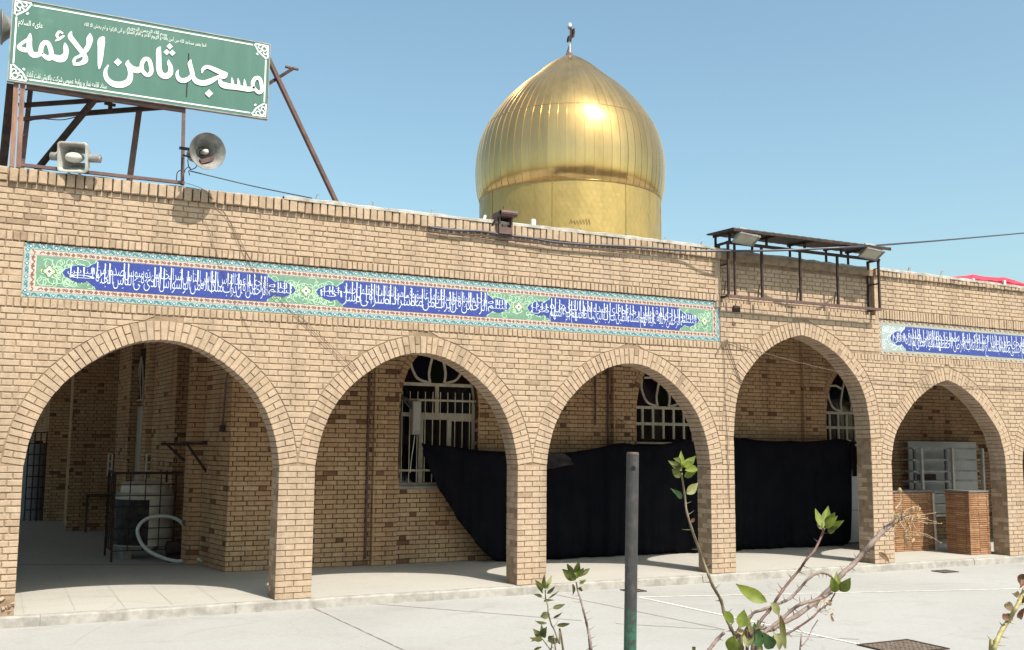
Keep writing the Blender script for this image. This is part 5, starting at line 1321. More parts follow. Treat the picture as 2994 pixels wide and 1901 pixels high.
for k in range(8): Z = .16 + k * .165; m = MB(); m.tube([(X0, Y1, Z), (X0, Y0, Z), (X1, Y0, Z)], .009, 6); m.build('mesh_bar', M_DSTEEL, t)
fbar('rail', (X0 - .02, Y0, H), (X1 + .1, Y0, H), .035, M_DSTEEL, t); fbar('rail', (X0, Y0, H), (X0, Y1, H), .03, M_DSTEEL, t)
wire('hose', [Vector((3.40, 3.72, .035)), zd(620, 1232, 3.95), zd(520, 1248, 4.1), zd(390, 1252, 4.25), zd(250, 1215, 4.4), zd(120, 1150, 4.5), zd(40, 1060, 4.55), zd(6, 950, 4.58), zd(40, 870, 4.6), zd(120, 815, 4.6), zd(220, 797, 4.6), zd(330, 803, 4.6), zd(420, 835, 4.55), zd(475, 885, 4.5), zd(490, 930, 4.45)], .027, plain('pale_blue_hose', (.56, .62, .61), .5, var=.15), 'pale blue hose looped in front of the caged water tank', 'hose', n=10)
pc = zd(405, 1240, 4.45)
t = thing('water_pump', 'small dark water pump on the floor beside the tank cage', 'pump', (pc.x, pc.y, 0))
m = MB(); m.tube([(pc.x - .16, pc.y, .2), (pc.x + .14, pc.y, .2)], [.11, .11], 16); m.tube([(pc.x + .14, pc.y, .2), (pc.x + .20, pc.y, .2)], [.13, .10], 16); m.build('motor', M_DSTEEL, t)
m = MB(); m.box(pc.x - .14, pc.x + .14, pc.y - .1, pc.y + .1, 0, .1); m.build('base', M_DSTEEL, t)
m = MB(); m.tube([(pc.x + .17, pc.y, .3), (pc.x + .17, pc.y, .52)], [.03, .03], 10); m.build('outlet', M_GREY, t)
l1, l2 = at_x(400 + 737 / 3.476, 1280 + 60 / 3.476, 3.39), at_x(400 + 640 / 3.476, 1280 + 66 / 3.476, 3.335)
t = thing('wall_bracket', 'dark steel triangular bracket fixed high on the corridor wall', 'bracket', tuple(l1))
for L_, tipx in ((l1, 450), (l2, 245)):
    tip = at(400 + tipx / 3.476, 1280 + 70 / 3.476, L_.y); tip = Vector((max(tip.x, L_.x - .62), L_.y, L_.z))
    fbar('arm', L_, tip, .04, M_DSTEEL, t); fbar('leg', L_, L_ - ZA * .52, .04, M_DSTEEL, t); fbar('stay', tip + Vector((.08, 0, 0)), L_ - ZA * .45, .035, M_DSTEEL, t)
fbar('cross_bar', l1 + Vector((-.05, 0, .02)), l2 + Vector((-.05, 0, .02)), .035, M_DSTEEL, t)
def at_xz(fn_o, x, y, s_, X): return at_x(fn_o[0] + x / s_, fn_o[1] + y / s_, X)
P = [at_xz((420, 1000), x, y, 4.7775, 3.435) for x, y in ((1180, 420), (1150, 560), (1125, 880), (1102, 1170))]
m = MB(); m.tube(P, .014, 8); o = tag(m.build('conduit_pipe', M_RUST), 'brown conduit ending in a switch box on the corridor wall', 'pipe'); p = P[-1]
m = MB(); m.box(3.40, 3.46, p.y - .05, p.y + .05, p.z - .09, p.z + .01); m.build('switch_box', M_DSTEEL, o)
P = [at_xz((60, 1000), x, y, 4.7775, 3.10) for x, y in ((1552, 90), (1530, 700), (1492, 1200), (1450, 1500))]
m = MB(); m.tube(P, .03, 8); tag(m.build('drain_pipe', M_DSTEEL), 'dark drain pipe down the corridor wall left of the pale shutter', 'pipe')
p = at_xz((60, 1000), 1360, 400, 4.7775, 2.80)
t = thing('wall_lantern', 'dark round lantern on the corridor wall high under the first arch', 'lamp', tuple(p))
m = MB(); m.lathe([(.001, -.16), (.08, -.14), (.15, -.04), (.15, .06), (.08, .14), (.03, .2), (.001, .21)], Matrix.Translation(p - Vector((.12, 0, 0))), 16); m.build('lamp_shade', M_DSTEEL, t); fbar('arm', p - Vector((.12, 0, -.15)), p + Vector((.06, 0, .2)), .03, M_DSTEEL, t)
p = ze(680, 1010, 10.6)
t = thing('low_table', 'small dark wooden table against the brick block deep in the corridor', 'table', (p.x, 10.6, 0))
M_WOOD = plain('dark_wood', (.10, .065, .045), .7, var=.3)
m = MB(); m.box(p.x - .03, p.x + .75, 10.35, 10.95, .70, .74); m.build('table_top', M_WOOD, t)
for X in (p.x, p.x + .72):
    for Y in (10.38, 10.92): fbar('leg', (X, Y, 0), (X, Y, .70), .04, M_WOOD, t)
t = thing('mesh_fence', 'black steel mesh panel standing across the far end of the corridor', 'fence', (1.3, 14.2, 0))
fa_, fb_ = ze(40, 830, 14.0), ze(482, 825, 14.0)
for i in range(8): X = lerp(fa_.x, fb_.x, i / 7); m = MB(); m.tube([(X, 14.0, 0), (X, 14.0, 2.0)], .016, 6); m.build('mesh_bar', M_DSTEEL, t)
for k in range(8): Z = .25 + k * .25; m = MB(); m.tube([(fa_.x, 14.0, Z), (fb_.x, 14.0, Z)], .014, 6); m.build('mesh_bar', M_DSTEEL, t)
for i, (dx_, R_, H_, lab) in enumerate(((.12, .30, 1.75, 'tall grey plastic barrel behind the left half of the far mesh panel'), (.62, .22, 1.3, 'lower grey plastic barrel behind the right half of the far mesh panel'))):
    c = Vector((fa_.x + dx_ + .1, 14.5, 0)); m = MB(); m.lathe([(.001, 0), (R_, 0), (R_, H_ * .8), (R_ * .8, H_ * .9), (R_ * .5, H_), (.001, H_)], Matrix.Translation(c), 20)
    t = thing('barrel', lab, 'barrel', tuple(c)); m.build('body', plain('grey_plastic', (.20, .20, .20), .6, var=.15), t); m = MB(); m.lathe([(R_ * .3, H_), (R_ * .3, H_ + .06), (.001, H_ + .06)], Matrix.Translation(c), 16); m.build('cap', M_DSTEEL, t)
for i, (xa, xb, yy, lab) in enumerate(((925, 978, w2[1] - .05, 'small white ladder rack left of the caged tank'), (1330, 1402, w1[1] - .05, 'small white ladder rack behind the caged tank'))):
    a_, b_ = ze(xa, 405 if i == 0 else 445, yy), ze(xb, 172, yy); t = thing('ladder_rack', lab, 'rack', (a_.x, yy, a_.z), 'white ladder racks in the corridor')
    for X in (a_.x, b_.x): fbar('upright', (X, yy, a_.z), (X, yy, b_.z), .028, M_WHITE, t)
    for k in range(4): Z = lerp(a_.z, b_.z, k / 3); fbar('rung', (a_.x + .011, yy, Z), (b_.x - .011, yy, Z), .02, M_WHITE, t)

# ------------------------------------------------------------------ brick counters and shelf rack under the fifth arch
def counter(label, x0, x1, y0, y1, h):
    t = thing('brick_counter', label, 'counter', (x0, y0, 0), 'low thin brick counters')
    m = MB(); m.box(x0 + .012, x1 - .012, y0 + .012, y1, 0, h); m.build('mortar_core', plain('counter_mortar', (.20, .10, .06), .95), t)
    Bk = Bricks(); tn = lambda x, z: min(1, max(0, random.gauss(.5, .25))); n = int(h / .036)
    bond(Bk, Vector((0, y0, 0)), XA, ZA, FN, 0, .036, n, lambda a, b: [(x0, x0, x1, x1)], tn, depth=.02, joint=.007, L=.20, S=.20)
    bond(Bk, Vector((x0, 0, 0)), -YA, ZA, LN, 0, .036, n, lambda a, b: [(-y1, -y1, -y0, -y0)], tn, depth=.02, joint=.007, L=.20, S=.20)
    Bk.emit('brick', 'brickwork', t, M_RED, 300)
    m = MB(); m.box(x0 - .01, x1 + .01, y0 - .01, y1 + .01, h, h + .03); m.build('counter_top', plain('slate_top', (.16, .15, .145), .6, var=.2), t)
hR = at(1994 + 1275 / 1.527, 900 + 825 / 1.527, .33).z; hL = at(1994 + 1100 / 1.527, 900 + 822 / 1.527, 1.22).z
counter('right hand thin red brick counter half in sunlight under the fifth arch', 15.5, 16.0, .33, .83, hR); counter('left hand thin red brick counter in the shade under the fifth arch', 14.4, 15.68, 1.22, 1.66, hL)
ry = 1.95
t = thing('shelf_rack', 'grey steel shelf rack with pale backing sheets behind the brick counters', 'shelf rack', (15.9, ry, 0))
px_ = [1036, 1068, 1175, 1205, 1340]
for i, x in enumerate(px_):
    yy = ry if i in (1, 3, 4) else ry + .3; p = z4(x, 628, yy); fbar('upright', (p.x, yy, 0), (p.x, yy, p.z), .045, plain('pale_steel', (.42, .39, .36), .5, var=.25) if i in (1, 3, 4) else M_GREY, t)
xl, xr_ = z4(1036, 640, ry).x, z4(1345, 640, ry).x
for y_ in (628, 680, 730, 775, 835, 880, 925): Z = z4(1200, y_, ry).z; m = MB(); m.box(xl, xr_, ry + .03, ry + .32, Z - .02, Z + .015); m.build('shelf', M_GREY, t)
a_, b_ = z4(1020, 820, 2.66), z4(1312, 600, 2.66)
m = MB(); m.box(a_.x, b_.x, 2.66, 2.69, .45, b_.z); m.build('backing_sheet', plain('pale_sheet', (.56, .56, .55), .6, var=.12, scale=2), t)
a2, b2 = z4(1046, 782, 2.64), z4(1130, 742, 2.64); m = MB(); m.box(a2.x, b2.x, 2.62, 2.655, a2.z, b2.z); m.build('brown_box', M_WOOD, t)
m = MB(); p, q_ = z4(1136, 1062, 1.16), z4(1121, 826, 1.16); m.tube([(p.x, 1.16, 0), (q_.x, 1.16, q_.z)], .022, 8); tag(m.build('pale_pole', M_PAINT), 'slim pale pole leaning on the end of the left brick counter', 'pole')

# ------------------------------------------------------------------ red tent on the roof at the right
zt = zoomed(2700, 760, 8.19); ty = 6.0
t = thing('red_tent', 'red fabric tent with two low peaks behind the parapet at the far right', 'tent', (zt(1200, 500, ty).x, ty, 4.33))
e0, e1, e2, e3 = zt(560, 425, ty), zt(1150, 455, ty), zt(1900, 500, ty), zt(2700, 640, ty)
p1_, p2_ = zt(1200, 352, ty + 1.2), zt(1935, 425, ty + 1.2); back = 2.6
M_RED_F = plain('red_fabric', (.62, .03, .06), .6, col2=(.50, .02, .045), scale=2)
RG = [zt(x, y, ty + 1.2) for x, y in ((560, 408), (800, 394), (1000, 380), (1140, 358), (1200, 348), (1270, 362), (1450, 396), (1650, 414), (1800, 420), (1935, 418), (2020, 440), (2200, 495), (2408, 562), (2700, 655))]
EV = [zt(x, y, ty) for x, y in ((560, 430), (800, 442), (1000, 452), (1140, 458), (1200, 461), (1270, 466), (1450, 478), (1650, 492), (1800, 502), (1935, 512), (2020, 525), (2200, 555), (2408, 600), (2700, 672))]
RG = smooth_path([tuple(p) for p in RG], 3); EV = smooth_path([tuple(p) for p in EV], 3)
for front in (True, False):
    m = MB(); n = 8
    for i in range(len(RG)):
        for k in range(n + 1):
            v_ = k / n; e = Vector(EV[i]); r_ = Vector(RG[i])
            if not front: e = Vector((e.x, ty + back, e.z))
            p = e.lerp(r_, v_) - ZA * (.05 * math.sin(math.pi * v_)) + ZA * .012 * math.sin(i * 1.3) * (1 - v_); m.v.append(tuple(p))
    for i in range(len(RG) - 1):
        for k in range(n): m.f.append((i * (n + 1) + k, (i + 1) * (n + 1) + k, (i + 1) * (n + 1) + k + 1, i * (n + 1) + k + 1)); m.t.append(.5)
    m.build('canopy', M_RED_F, t, smooth=True)
m = MB(); n = 40
for i in range(n):
    xa, xb = lerp(e0.x, e3.x, i / n), lerp(e0.x, e3.x, (i + 1) / n); zz = lambda x: lerp(e0.z, e3.z, (x - e0.x) / (e3.x - e0.x)); w = lambda x: .02 * math.sin(x * 9)
    m.face([(xa, ty + w(xa), zz(xa) - .22), (xb, ty + w(xb), zz(xb) - .22), (xb, ty + .0, zz(xb) + .02), (xa, ty + .0, zz(xa) + .02)])
m.build('valance', plain('dark_red_fabric', (.40, .015, .03), .7), t, smooth=True)
for X, Z in ((e0.x + .2, e0.z), (e1.x, e1.z), (e2.x, e2.z)): fbar('pole', (X, ty - .04, 4.33), (X, ty - .04, Z), .06, M_WHITE, t)

# ------------------------------------------------------------------ steel post
zp = zoomed(1800, 1300, 2.54); PY = -7.6
tp, bt = zp(127, 60, PY), zp(107, 1529, PY); dep = (tp - CAM).dot(_f); pr = 92 / 2.54 / FPX * dep / 2
dirp = (tp - bt).normalized(); foot = bt - dirp * ((bt.z - GZ) / dirp.z)
m_, nt, b = nodes_of('post_paint')
g = N(nt, 'ShaderNodeNewGeometry'); sep = N(nt, 'ShaderNodeSeparateXYZ'); nt.links.new(g.outputs['Position'], sep.inputs[0])
ad = N(nt, 'ShaderNodeMath', operation='MULTIPLY_ADD'); nt.links.new(noise(nt, 14, 5), ad.inputs[0]); ad.inputs[1].default_value = .30; nt.links.new(sep.outputs['Z'], ad.inputs[2])
zg0 = zp(115, 1290, PY).z
mp = N(nt, 'ShaderNodeMapRange'); nt.links.new(ad.outputs[0], mp.inputs[0]); mp.inputs[1].default_value = zg0 + .10; mp.inputs[2].default_value = zg0 + .19
gr = mix(nt, ramp(nt, [(.45, 0.0), (.60, 1.0)], noise(nt, 22, 6, .7)).outputs[0], (.02, .10, .06), (.035, .028, .026))
dk = mix(nt, ramp(nt, [(.50, 0.0), (.72, 1.0)], noise(nt, 16, 6, .7)).outputs[0], (.034, .033, .034), (.085, .07, .062))
nt.links.new(mix(nt, mp.outputs[0], gr, dk), b.inputs['Base Color']); b.inputs['Roughness'].default_value = .55; bump(nt, b, noise(nt, 40, 5, .7), .6, .004)
PO = thing('steel_post', 'dark steel pipe post with flaking green paint in the foreground courtyard', 'post', tuple(foot))
m = MB(); m.tube([foot, tp - dirp * .006, tp], [pr, pr, pr * .94], 24); m.build('pipe', m_, PO, smooth=False)
m = MB(); m.tube([tp - dirp * .008, tp + dirp * .002], [pr * 1.01, pr * .9], 24); m.build('rusty_rim', M_RUSTY, PO)
m = MB(); hp = tp - dirp * .075 - _f * pr * 1.01; m.tube([hp - _f * .002, hp + _f * .006], [.012, .012], 12); m.build('bolt_hole', plain('hole_shade', (.006, .005, .005), .9), PO)  # solid black disc, the dark inside of the hole is put in as colour

# ------------------------------------------------------------------ thorny rose bushes in front of the camera
def leafmat(name, a, b_, edge=None):
    m, nt, b = nodes_of(name)
    c = mix(nt, ramp(nt, [(.4, 0.0), (.65, 1.0)], noise(nt, 55, 4)).outputs[0], a, b_)
    nt.links.new(c, b.inputs['Base Color']); b.inputs['Roughness'].default_value = .52; b.inputs['Specular IOR Level'].default_value = .3
    tr = N(nt, 'ShaderNodeBsdfTranslucent'); nt.links.new(c, tr.inputs[0]); ms = N(nt, 'ShaderNodeMixShader'); ms.inputs[0].default_value = .35
    nt.links.new(b.outputs[0], ms.inputs[1]); nt.links.new(tr.outputs[0], ms.inputs[2]); nt.links.new(ms.outputs[0], nt.nodes['Material Output'].inputs[0])
    return m
L_BRIGHT = leafmat('young_leaf', (.185, .22, .03), (.12, .155, .024)); L_MID = leafmat('green_leaf', (.09, .11, .024), (.14, .15, .04)); L_DARK = leafmat('olive_leaf', (.065, .075, .018), (.10, .095, .03))
L_DEEP = leafmat('deep_green_leaf', (.035, .08, .026), (.065, .115, .04)); L_PALE = leafmat('pale_leaf', (.28, .27, .12), (.20, .215, .085)); L_BROWN = leafmat('dry_leaf', (.12, .055, .03), (.20, .10, .05)); L_TAN = leafmat('straw_husk', (.42, .31, .17), (.30, .20, .11))
B_GREEN = plain('green_bark', (.15, .125, .06), .6, col2=(.095, .06, .04), scale=40); B_RED = plain('reddish_bark', (.085, .042, .034), .55, col2=(.15, .075, .05), scale=50); B_GREY = plain('grey_pink_bark', (.235, .175, .15), .75, col2=(.14, .095, .08), scale=60, bumpy=.4); B_TAN = plain('straw_stalk', (.40, .29, .18), .7, var=.35, scale=60); B_OLIVE = plain('yellow_green_bark', (.33, .31, .12), .55, col2=(.22, .16, .07), scale=40)
def rad(px, s, y, p):
    return px / s / FPX * (p - CAM).dot(_f) / 2 * .80
def leaf(plant, fn, s, b0, t0, w, y, mat, curl=.18):
    B0, T0 = fn(*b0, y + ru(-.012, .012)), fn(*t0, y + ru(-.035, .035)); ax = T0 - B0; L = ax.length; ax.normalize()
    nrm = (CAM - B0).normalized() * .75 + Vector((ru(-.35, .35), ru(-.2, .2), ru(-.1, .5))); nrm = (nrm - ax * nrm.dot(ax)).normalized(); sd = ax.cross(nrm)
    W = w / s / FPX * (B0 - CAM).dot(_f) * .58; n = 9; m = MB(); fold = ru(.15, .5); bend = ru(-curl, curl)
    for i in range(n + 1):
        t = i / n; ww = W * (math.sin(math.pi * min(1, t ** .78)) ** 1.02) * (1 - .22 * t) + .0002; wob = .06 * W * math.sin(i * 2.1 + w)
        c = B0 + ax * (L * t) + nrm * (bend * L * math.sin(math.pi * t * .9))
        m.v += [tuple(c - sd * ww + nrm * (ww * fold + wob)), tuple(c - sd * ww * .5 + nrm * ww * fold * .42), tuple(c), tuple(c + sd * ww * .5 + nrm * ww * fold * .42), tuple(c + sd * ww + nrm * (ww * fold - wob))]
    for i in range(n):
        for k in range(4): m.f.append((i * 5 + k, i * 5 + k + 1, i * 5 + 6 + k, i * 5 + 5 + k)); m.t.append(.5)
    m.build('leaf', mat, plant, smooth=True)
def stem(plant, fn, s, pts, px, y, mat, root=None, thorns=6, tl=1.0, name='stem', px1=None):
    """pts from tip downwards in zoom pixels; px stem thickness there"""
    P = [fn(x, yy, y + .012 * math.sin(i * 1.7)) for i, (x, yy) in enumerate(pts)]; r0 = rad(px, s, y, P[-1]); r1 = rad(px1 or px * .62, s, y, P[0])
    if root is not None: P += [P[-1].lerp(root, .35) + Vector((ru(-.03, .03), ru(-.03, .03), 0)), P[-1].lerp(root, .7), root]
    S_ = [Vector(p) for p in smooth_path(P, 5)]; n = len(S_); nk = (len(pts) - 1) * 5
    R = [lerp(r1, r0, min(1, i / max(1, nk))) * (1 + .10 * math.sin(i * 1.9) + (.18 if i % 5 == 0 else 0)) for i in range(n)]
    m = MB(); m.tube(S_, R, 8); o = m.build(name, mat, plant, smooth=True)
    for k in range(thorns):
        i = int(lerp(2, nk - 1, (k + ru(.2, .8)) / thorns)) if nk > 4 else 1; p = S_[i]; d = (S_[min(i + 1, n - 1)] - S_[max(i - 1, 0)]).normalized()
        side = d.cross((CAM - p).normalized()) * random.choice((-1, 1)) + (CAM - p).normalized() * ru(-.5, .5); side.normalize(); l = ru(.009, .019) * tl
        a = p + side * R[i] * .6; m = MB(); m.tube([a, a + side * l * .45 - d * l * .12, a + side * l - d * l * .35], [R[i] * .42, R[i] * .22, .0002], 5); m.build('thorn', mat, plant)
    return S_
# left bush
za_ = zoomed(1500, 1600, 5.08); Y = -10.2; r_ = at(1760, 1901, -10.2); rootA = Vector((r_.x + .12, -10.15, GZ))
PA = thing('rose_bush', 'small leafy rose shoots left of the steel post', 'rose bush', tuple(rootA))
stem(PA, za_, 5.08, [(478, 640), (485, 760), (515, 870), (522, 970), (570, 1150), (610, 1220), (650, 1330), (690, 1430), (745, 1529)], 36, Y, B_GREEN, rootA, 4, px1=18)
stem(PA, za_, 5.08, [(440, 1370), (500, 1450), (560, 1529), (640, 1620)], 26, Y - .03, B_GREEN, rootA, 2)
stem(PA, za_, 5.08, [(940, 520), (960, 640), (1005, 780), (1050, 960), (1090, 1120), (1120, 1260), (1150, 1420), (1158, 1529), (1165, 1680)], 60, Y + .05, B_GREY, rootA, 9, px1=26)
LA = [((475, 620), (470, 390), 66, L_MID), ((440, 640), (330, 485), 80, L_MID), ((490, 620), (572, 425), 58, L_PALE), ((500, 690), (615, 575), 60, L_DARK), ((440, 690), (308, 556), 46, L_MID), ((430, 735), (300, 700), 46, L_DARK), ((530, 760), (685, 655), 20, L_DARK), ((455, 812), (615, 790), 66, L_DARK), ((590, 910), (778, 842), 66, L_DARK), ((600, 1050), (732, 965), 34, L_DARK), ((550, 1000), (410, 1030), 100, L_PALE), ((505, 1125), (333, 1082), 50, L_DARK), ((650, 1160), (845, 1132), 62, L_DARK),
      ((440, 1360), (248, 1325), 92, L_DARK), ((430, 1345), (295, 1205), 100, L_DARK), ((450, 1345), (510, 1180), 120, L_DARK), ((430, 1335), (420, 1140), 60, L_MID), ((510, 1392), (648, 1392), 84, L_DARK), ((520, 1380), (602, 1318), 62, L_DARK), ((420, 1402), (250, 1412), 48, L_DARK), ((430, 1480), (310, 1535), 34, L_DARK), ((470, 600), (430, 470), 60, L_MID), ((480, 610), (530, 520), 50, L_MID)]
LB_ = [((930, 490), (730, 325), 130, L_MID), ((905, 430), (800, 255), 80, L_MID), ((940, 400), (982, 195), 90, L_MID), ((970, 440), (1050, 305), 84, L_MID), ((1000, 430), (1140, 318), 66, L_DARK), ((980, 490), (1095, 462), 30, L_PALE), ((985, 550), (1092, 478), 42, L_MID), ((880, 540), (865, 720), 62, L_MID), ((1000, 590), (1012, 660), 66, L_DARK), ((885, 480), (850, 418), 44, L_PALE), ((945, 470), (940, 365), 60, L_BRIGHT)]
for b0, t0, w, mt in LA: leaf(PA, za_, 5.08, b0, t0, w, Y, mt)
for b0, t0, w, mt in LB_: leaf(PA, za_, 5.08, b0, t0, w, Y + .05, mt)
# middle bush
zt6, zt7, ztb = zoomed(1950, 1280, 2.463), zoomed(2250, 1400, 3.053), zoomed(1800, 1600, 3.44); Y = -10.15
r_ = at(2190, 1901, -10.15); rootB = Vector((r_.x + .05, -10.1, GZ))
PB = thing('rose_bush', 'large thorny rose bush with a dead flower head right of the steel post', 'rose bush', tuple(rootB))
stem(PB, zt6, 2.463, [(105, 255), (130, 430), (142, 530), (180, 660), (230, 800), (262, 890), (300, 990), (332, 1070), (388, 1170), (415, 1270), (460, 1370), (495, 1440), (540, 1540)], 34, Y - .05, B_GREEN, rootB, 14, px1=17)
stem(PB, zt7, 3.053, [(488, 440), (460, 520), (400, 640), (330, 720), (270, 810), (200, 890), (120, 990), (60, 1080), (0, 1175), (-80, 1270), (-150, 1420), (-200, 1540)], 34, Y - .08, B_RED, rootB, 14, px1=26)
stem(PB, zt7, 3.053, [(1205, 330), (1100, 400), (1000, 480), (900, 590), (820, 680), (740, 770), (650, 850), (560, 960), (420, 1090), (230, 1230), (30, 1340), (-150, 1540)], 52, Y + .10, B_GREY, rootB, 14, px1=58)
stem(PB, zt7, 3.053, [(545, 868), (500, 845), (440, 840), (350, 890), (270, 980), (180, 1070), (70, 1120), (-60, 1170), (-170, 1230), (-280, 1540)], 36, Y + .04, B_GREY, rootB, 12, px1=26)
stem(PB, zt7, 3.053, [(560, 1010), (480, 1060), (380, 1090), (280, 1120), (200, 1170), (100, 1260), (0, 1335), (-140, 1450), (-260, 1540)], 40, Y, B_GREY, rootB, 12, px1=34)
stem(PB, zt7, 3.053, [(585, 1020), (530, 1110), (450, 1170), (380, 1240), (250, 1330), (150, 1385), (70, 1395), (-40, 1460), (-120, 1540)], 30, Y - .03, B_RED, rootB, 9, px1=17)
stem(PB, zt7, 3.053, [(432, 1260), (380, 1340), (340, 1430), (285, 1500), (270, 1545)], 16, Y - .02, B_GREY, rootB, 7, tl=.8)
stem(PB, ztb, 3.44, [(1090, 860), (1020, 930), (940, 1035), (880, 1130), (860, 1300)], 52, Y + .05, B_GREY, rootB, 3, px1=40)
for b0, t0, w, mt in [((110, 240), (8, 165), 52, L_MID), ((106, 225), (102, 92), 44, L_BRIGHT), ((120, 215), (208, 128), 58, L_BRIGHT), ((128, 235), (218, 228), 52, L_BRIGHT), ((98, 285), (38, 225), 48, L_MID), ((125, 278), (208, 248), 48, L_BRIGHT), ((142, 405), (225, 325), 62, L_PALE), ((108, 435), (18, 362), 40, L_DEEP), ((100, 200), (40, 150), 52, L_MID), ((120, 205), (192, 172), 44, L_BRIGHT), ((100, 220), (60, 150), 40, L_MID), ((175, 610), (200, 575), 26, L_BROWN)]: leaf(PB, zt6, 2.463, b0, t0, w, Y - .05, mt)
for b0, t0, w, mt in [((720, 1185), (500, 1050), 92, L_BRIGHT)]: leaf(PB, zt6, 2.463, b0, t0, w, Y - .1, mt, .3)
for b0, t0, w, mt in [((1185, 765), (1098, 645), 86, L_BRIGHT), ((1258, 810), (1295, 625), 116, L_BRIGHT), ((1300, 790), (1372, 690), 74, L_MID), ((1330, 1010), (1345, 735), 110, L_PALE), ((1440, 1010), (1395, 750), 150, L_DEEP), ((1580, 1020), (1480, 850), 124, L_DEEP), ((1650, 1035), (1560, 840), 80, L_PALE), ((1150, 1060), (1195, 890), 140, L_BRIGHT), ((1240, 1060), (1225, 920), 100, L_MID), ((1440, 800), (1430, 705), 64, L_PALE), ((1705, 1025), (1648, 675), 54, L_MID), ((1480, 1050), (1370, 950), 90, L_PALE), ((1230, 860), (1290, 830), 60, L_TAN), ((1560, 560), (1640, 690), 90, L_PALE), ((800, 1040), (765, 1000), 50, L_MID)]: leaf(PB, ztb, 3.44, b0, t0, w, Y - .1, mt, .25)
for b0, t0, w, mt in [((480, 440), (408, 262), 70, L_BRIGHT), ((490, 425), (525, 238), 78, L_BRIGHT), ((510, 435), (585, 298), 86, L_BRIGHT), ((530, 435), (668, 368), 66, L_BRIGHT), ((520, 475), (605, 428), 66, L_MID), ((470, 455), (472, 368), 56, L_PALE), ((500, 440), (610, 330), 60, L_BRIGHT)]: leaf(PB, zt7, 3.053, b0, t0, w, Y - .08, mt)
for b0, t0, w, mt in [((590, 1015), (548, 860), 76, L_BRIGHT), ((610, 1005), (595, 828), 62, L_BRIGHT), ((630, 1005), (724, 880), 96, L_BRIGHT), ((640, 1000), (695, 925), 62, L_MID), ((600, 1010), (570, 920), 50, L_PALE)]: leaf(PB, zt7, 3.053, b0, t0, w, Y, mt)
leaf(PB, zt7, 3.053, (975, 655), (1075, 755), 50, Y + .1, L_BROWN)
def dryhead(c0, ends, y, s, fn, px, bulbs=True):
    for (x, yy) in ends:
        mx, my = lerp(c0[0], x, .55) + ru(-25, 25), lerp(c0[1], yy, .45) + ru(-25, 25); dy = ru(-.05, .05)
        P = [fn(*c0, y), fn(mx, my, y + dy * .5), fn(x, yy, y + dy)]; r = rad(px, s, y, P[0]); S_ = [Vector(p) for p in smooth_path(P, 5)]
        m = MB(); m.tube(S_, [lerp(r, r * .5, i / (len(S_) - 1)) for i in range(len(S_))], 6); m.build('dry_stalk', B_TAN, PB, smooth=True)
        if bulbs:
            e = S_[-1]; d = (S_[-1] - S_[-3]).normalized(); R = r * ru(1.8, 2.6); m = MB(); q = d.to_track_quat('Z', 'Y').to_matrix().to_4x4(); q.translation = e
            m.lathe([(.0003, -R * .3), (R * .8, R * .3), (R, R), (R * .8, R * 1.7), (R * .3, R * 2.4), (.0002, R * 2.5)], q, 7); m.build('dry_bud', L_TAN, PB)
dryhead((1180, 345), [(1470, 305), (1400, 355), (1335, 345), (1310, 280), (1265, 310), (1190, 215), (1130, 200), (1290, 250)], Y + .10, 3.053, zt7, 10)
dryhead((1190, 350), [(1525, 400), (1480, 385), (1400, 400), (1300, 440), (1240, 480)], Y + .09, 3.053, zt7, 9)
dryhead((1210, 470), [(1440, 530), (1365, 505), (1525, 570), (1255, 500), (1270, 560), (1240, 540)], Y + .11, 3.053, zt7, 9)
dryhead((1130, 380), [(1075, 300), (1090, 340), (1060, 320), (975, 380), (1120, 525), (1040, 530)], Y + .10, 3.053, zt7, 6, False)
dryhead((1120, 270), [(1165, 130)], Y + .1, 3.053, zt7, 22); dryhead((1165, 370), [(1120, 255)], Y + .1, 3.053, zt7, 20, False); dryhead((1160, 380), [(1230, 470)], Y + .1, 3.053, zt7, 16, False)
for i in range(26):
    x, yy = ru(1120, 1330), ru(240, 540); leaf(PB, zt7, 3.053, (x, yy), (x + ru(-45, 45), yy + ru(-10, 50)), ru(18, 34), Y + .09, L_TAN, .4)
dryhead((440, 1180), [(410, 1100), (450, 1090), (490, 1110), (520, 1190), (570, 1170), (560, 1200), (500, 1210), (400, 1130), (540, 1160)], Y - .03, 3.053, zt7, 5)
for i in range(9):
    x, yy = ru(405, 560), ru(1090, 1215); leaf(PB, zt7, 3.053, (x, yy), (x + ru(-30, 30), yy + ru(-35, 20)), ru(14, 28), Y - .03, L_TAN, .4)
leaf(PB, zt7, 3.053, (100, 1215), (150, 1520), 48, Y - .05, L_BROWN)
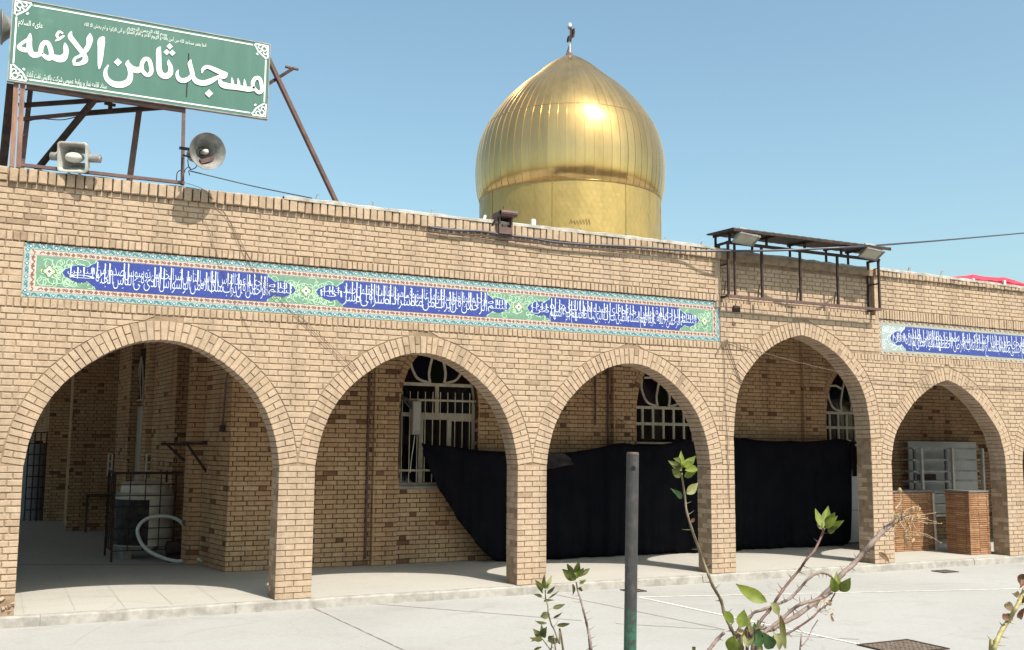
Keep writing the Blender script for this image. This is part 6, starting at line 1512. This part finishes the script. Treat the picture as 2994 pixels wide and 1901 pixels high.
# right stem
zc_ = zoomed(2794, 1600, 5.08); Y = -10.35; r_ = at(2896, 1901, Y); rootC = Vector((r_.x, Y + .02, GZ))
PC = thing('rose_bush', 'single thorny rose stem with shrivelled brown leaves at the right edge', 'rose bush', tuple(rootC))
stem(PC, zc_, 5.08, [(1090, 520), (1016, 640), (950, 800), (880, 930), (800, 1070), (700, 1210), (620, 1380), (565, 1529), (525, 1680)], 92, Y, B_OLIVE, rootC, 9, tl=1.3, px1=62)
for b0, t0, w, mt in [((850, 1000), (720, 1060), 120, L_BROWN), ((860, 960), (790, 870), 110, L_TAN), ((800, 1080), (720, 990), 90, L_BROWN), ((960, 780), (890, 745), 90, L_TAN), ((1000, 720), (940, 860), 100, L_BROWN), ((1020, 520), (940, 640), 90, L_BROWN), ((1040, 400), (975, 560), 110, L_BROWN), ((1020, 900), (1005, 1040), 80, L_BROWN), ((1000, 640), (1060, 560), 70, L_TAN)]: leaf(PC, zc_, 5.08, b0, t0, w, Y, mt, .5)
# planting strip the bushes grow from
m = MB(); m.box(.6, 6.5, -10.75, -9.75, GZ, GZ + .02); tag(m.build('planting_bed_soil', plain('dry_soil', (.16, .12, .085), .95, var=.4, scale=8, bumpy=.8)), kind='structure')

# ------------------------------------------------------------------ far side of the courtyard, seen only mirrored in the dome
def house(x0, x1, y, h, label, mat, nw):
    t = thing('house', label, 'house', (x0, y, GZ), 'houses across the courtyard')
    m = MB(); m.box(x0, x1, y - 8, y, GZ, h); m.build('wall', mat, t)
    m = MB(); m.box(x0 - .2, x1 + .2, y - 8.2, y + .2, h, h + .25); m.build('roof', M_CEMENT, t)
    for i in range(nw):
        for Z in (1.0, 4.0, 6.6):
            X = lerp(x0, x1, (i + .5) / nw); m = MB(); m.box(X - .7, X + .7, y + .002, y + .06, Z, Z + 1.5); w_ = m.build('window', M_WHITE, t); m = MB(); m.box(X - .6, X + .6, y + .06, y + .075, Z + .1, Z + 1.4); m.build('pane', G_DARK, w_)
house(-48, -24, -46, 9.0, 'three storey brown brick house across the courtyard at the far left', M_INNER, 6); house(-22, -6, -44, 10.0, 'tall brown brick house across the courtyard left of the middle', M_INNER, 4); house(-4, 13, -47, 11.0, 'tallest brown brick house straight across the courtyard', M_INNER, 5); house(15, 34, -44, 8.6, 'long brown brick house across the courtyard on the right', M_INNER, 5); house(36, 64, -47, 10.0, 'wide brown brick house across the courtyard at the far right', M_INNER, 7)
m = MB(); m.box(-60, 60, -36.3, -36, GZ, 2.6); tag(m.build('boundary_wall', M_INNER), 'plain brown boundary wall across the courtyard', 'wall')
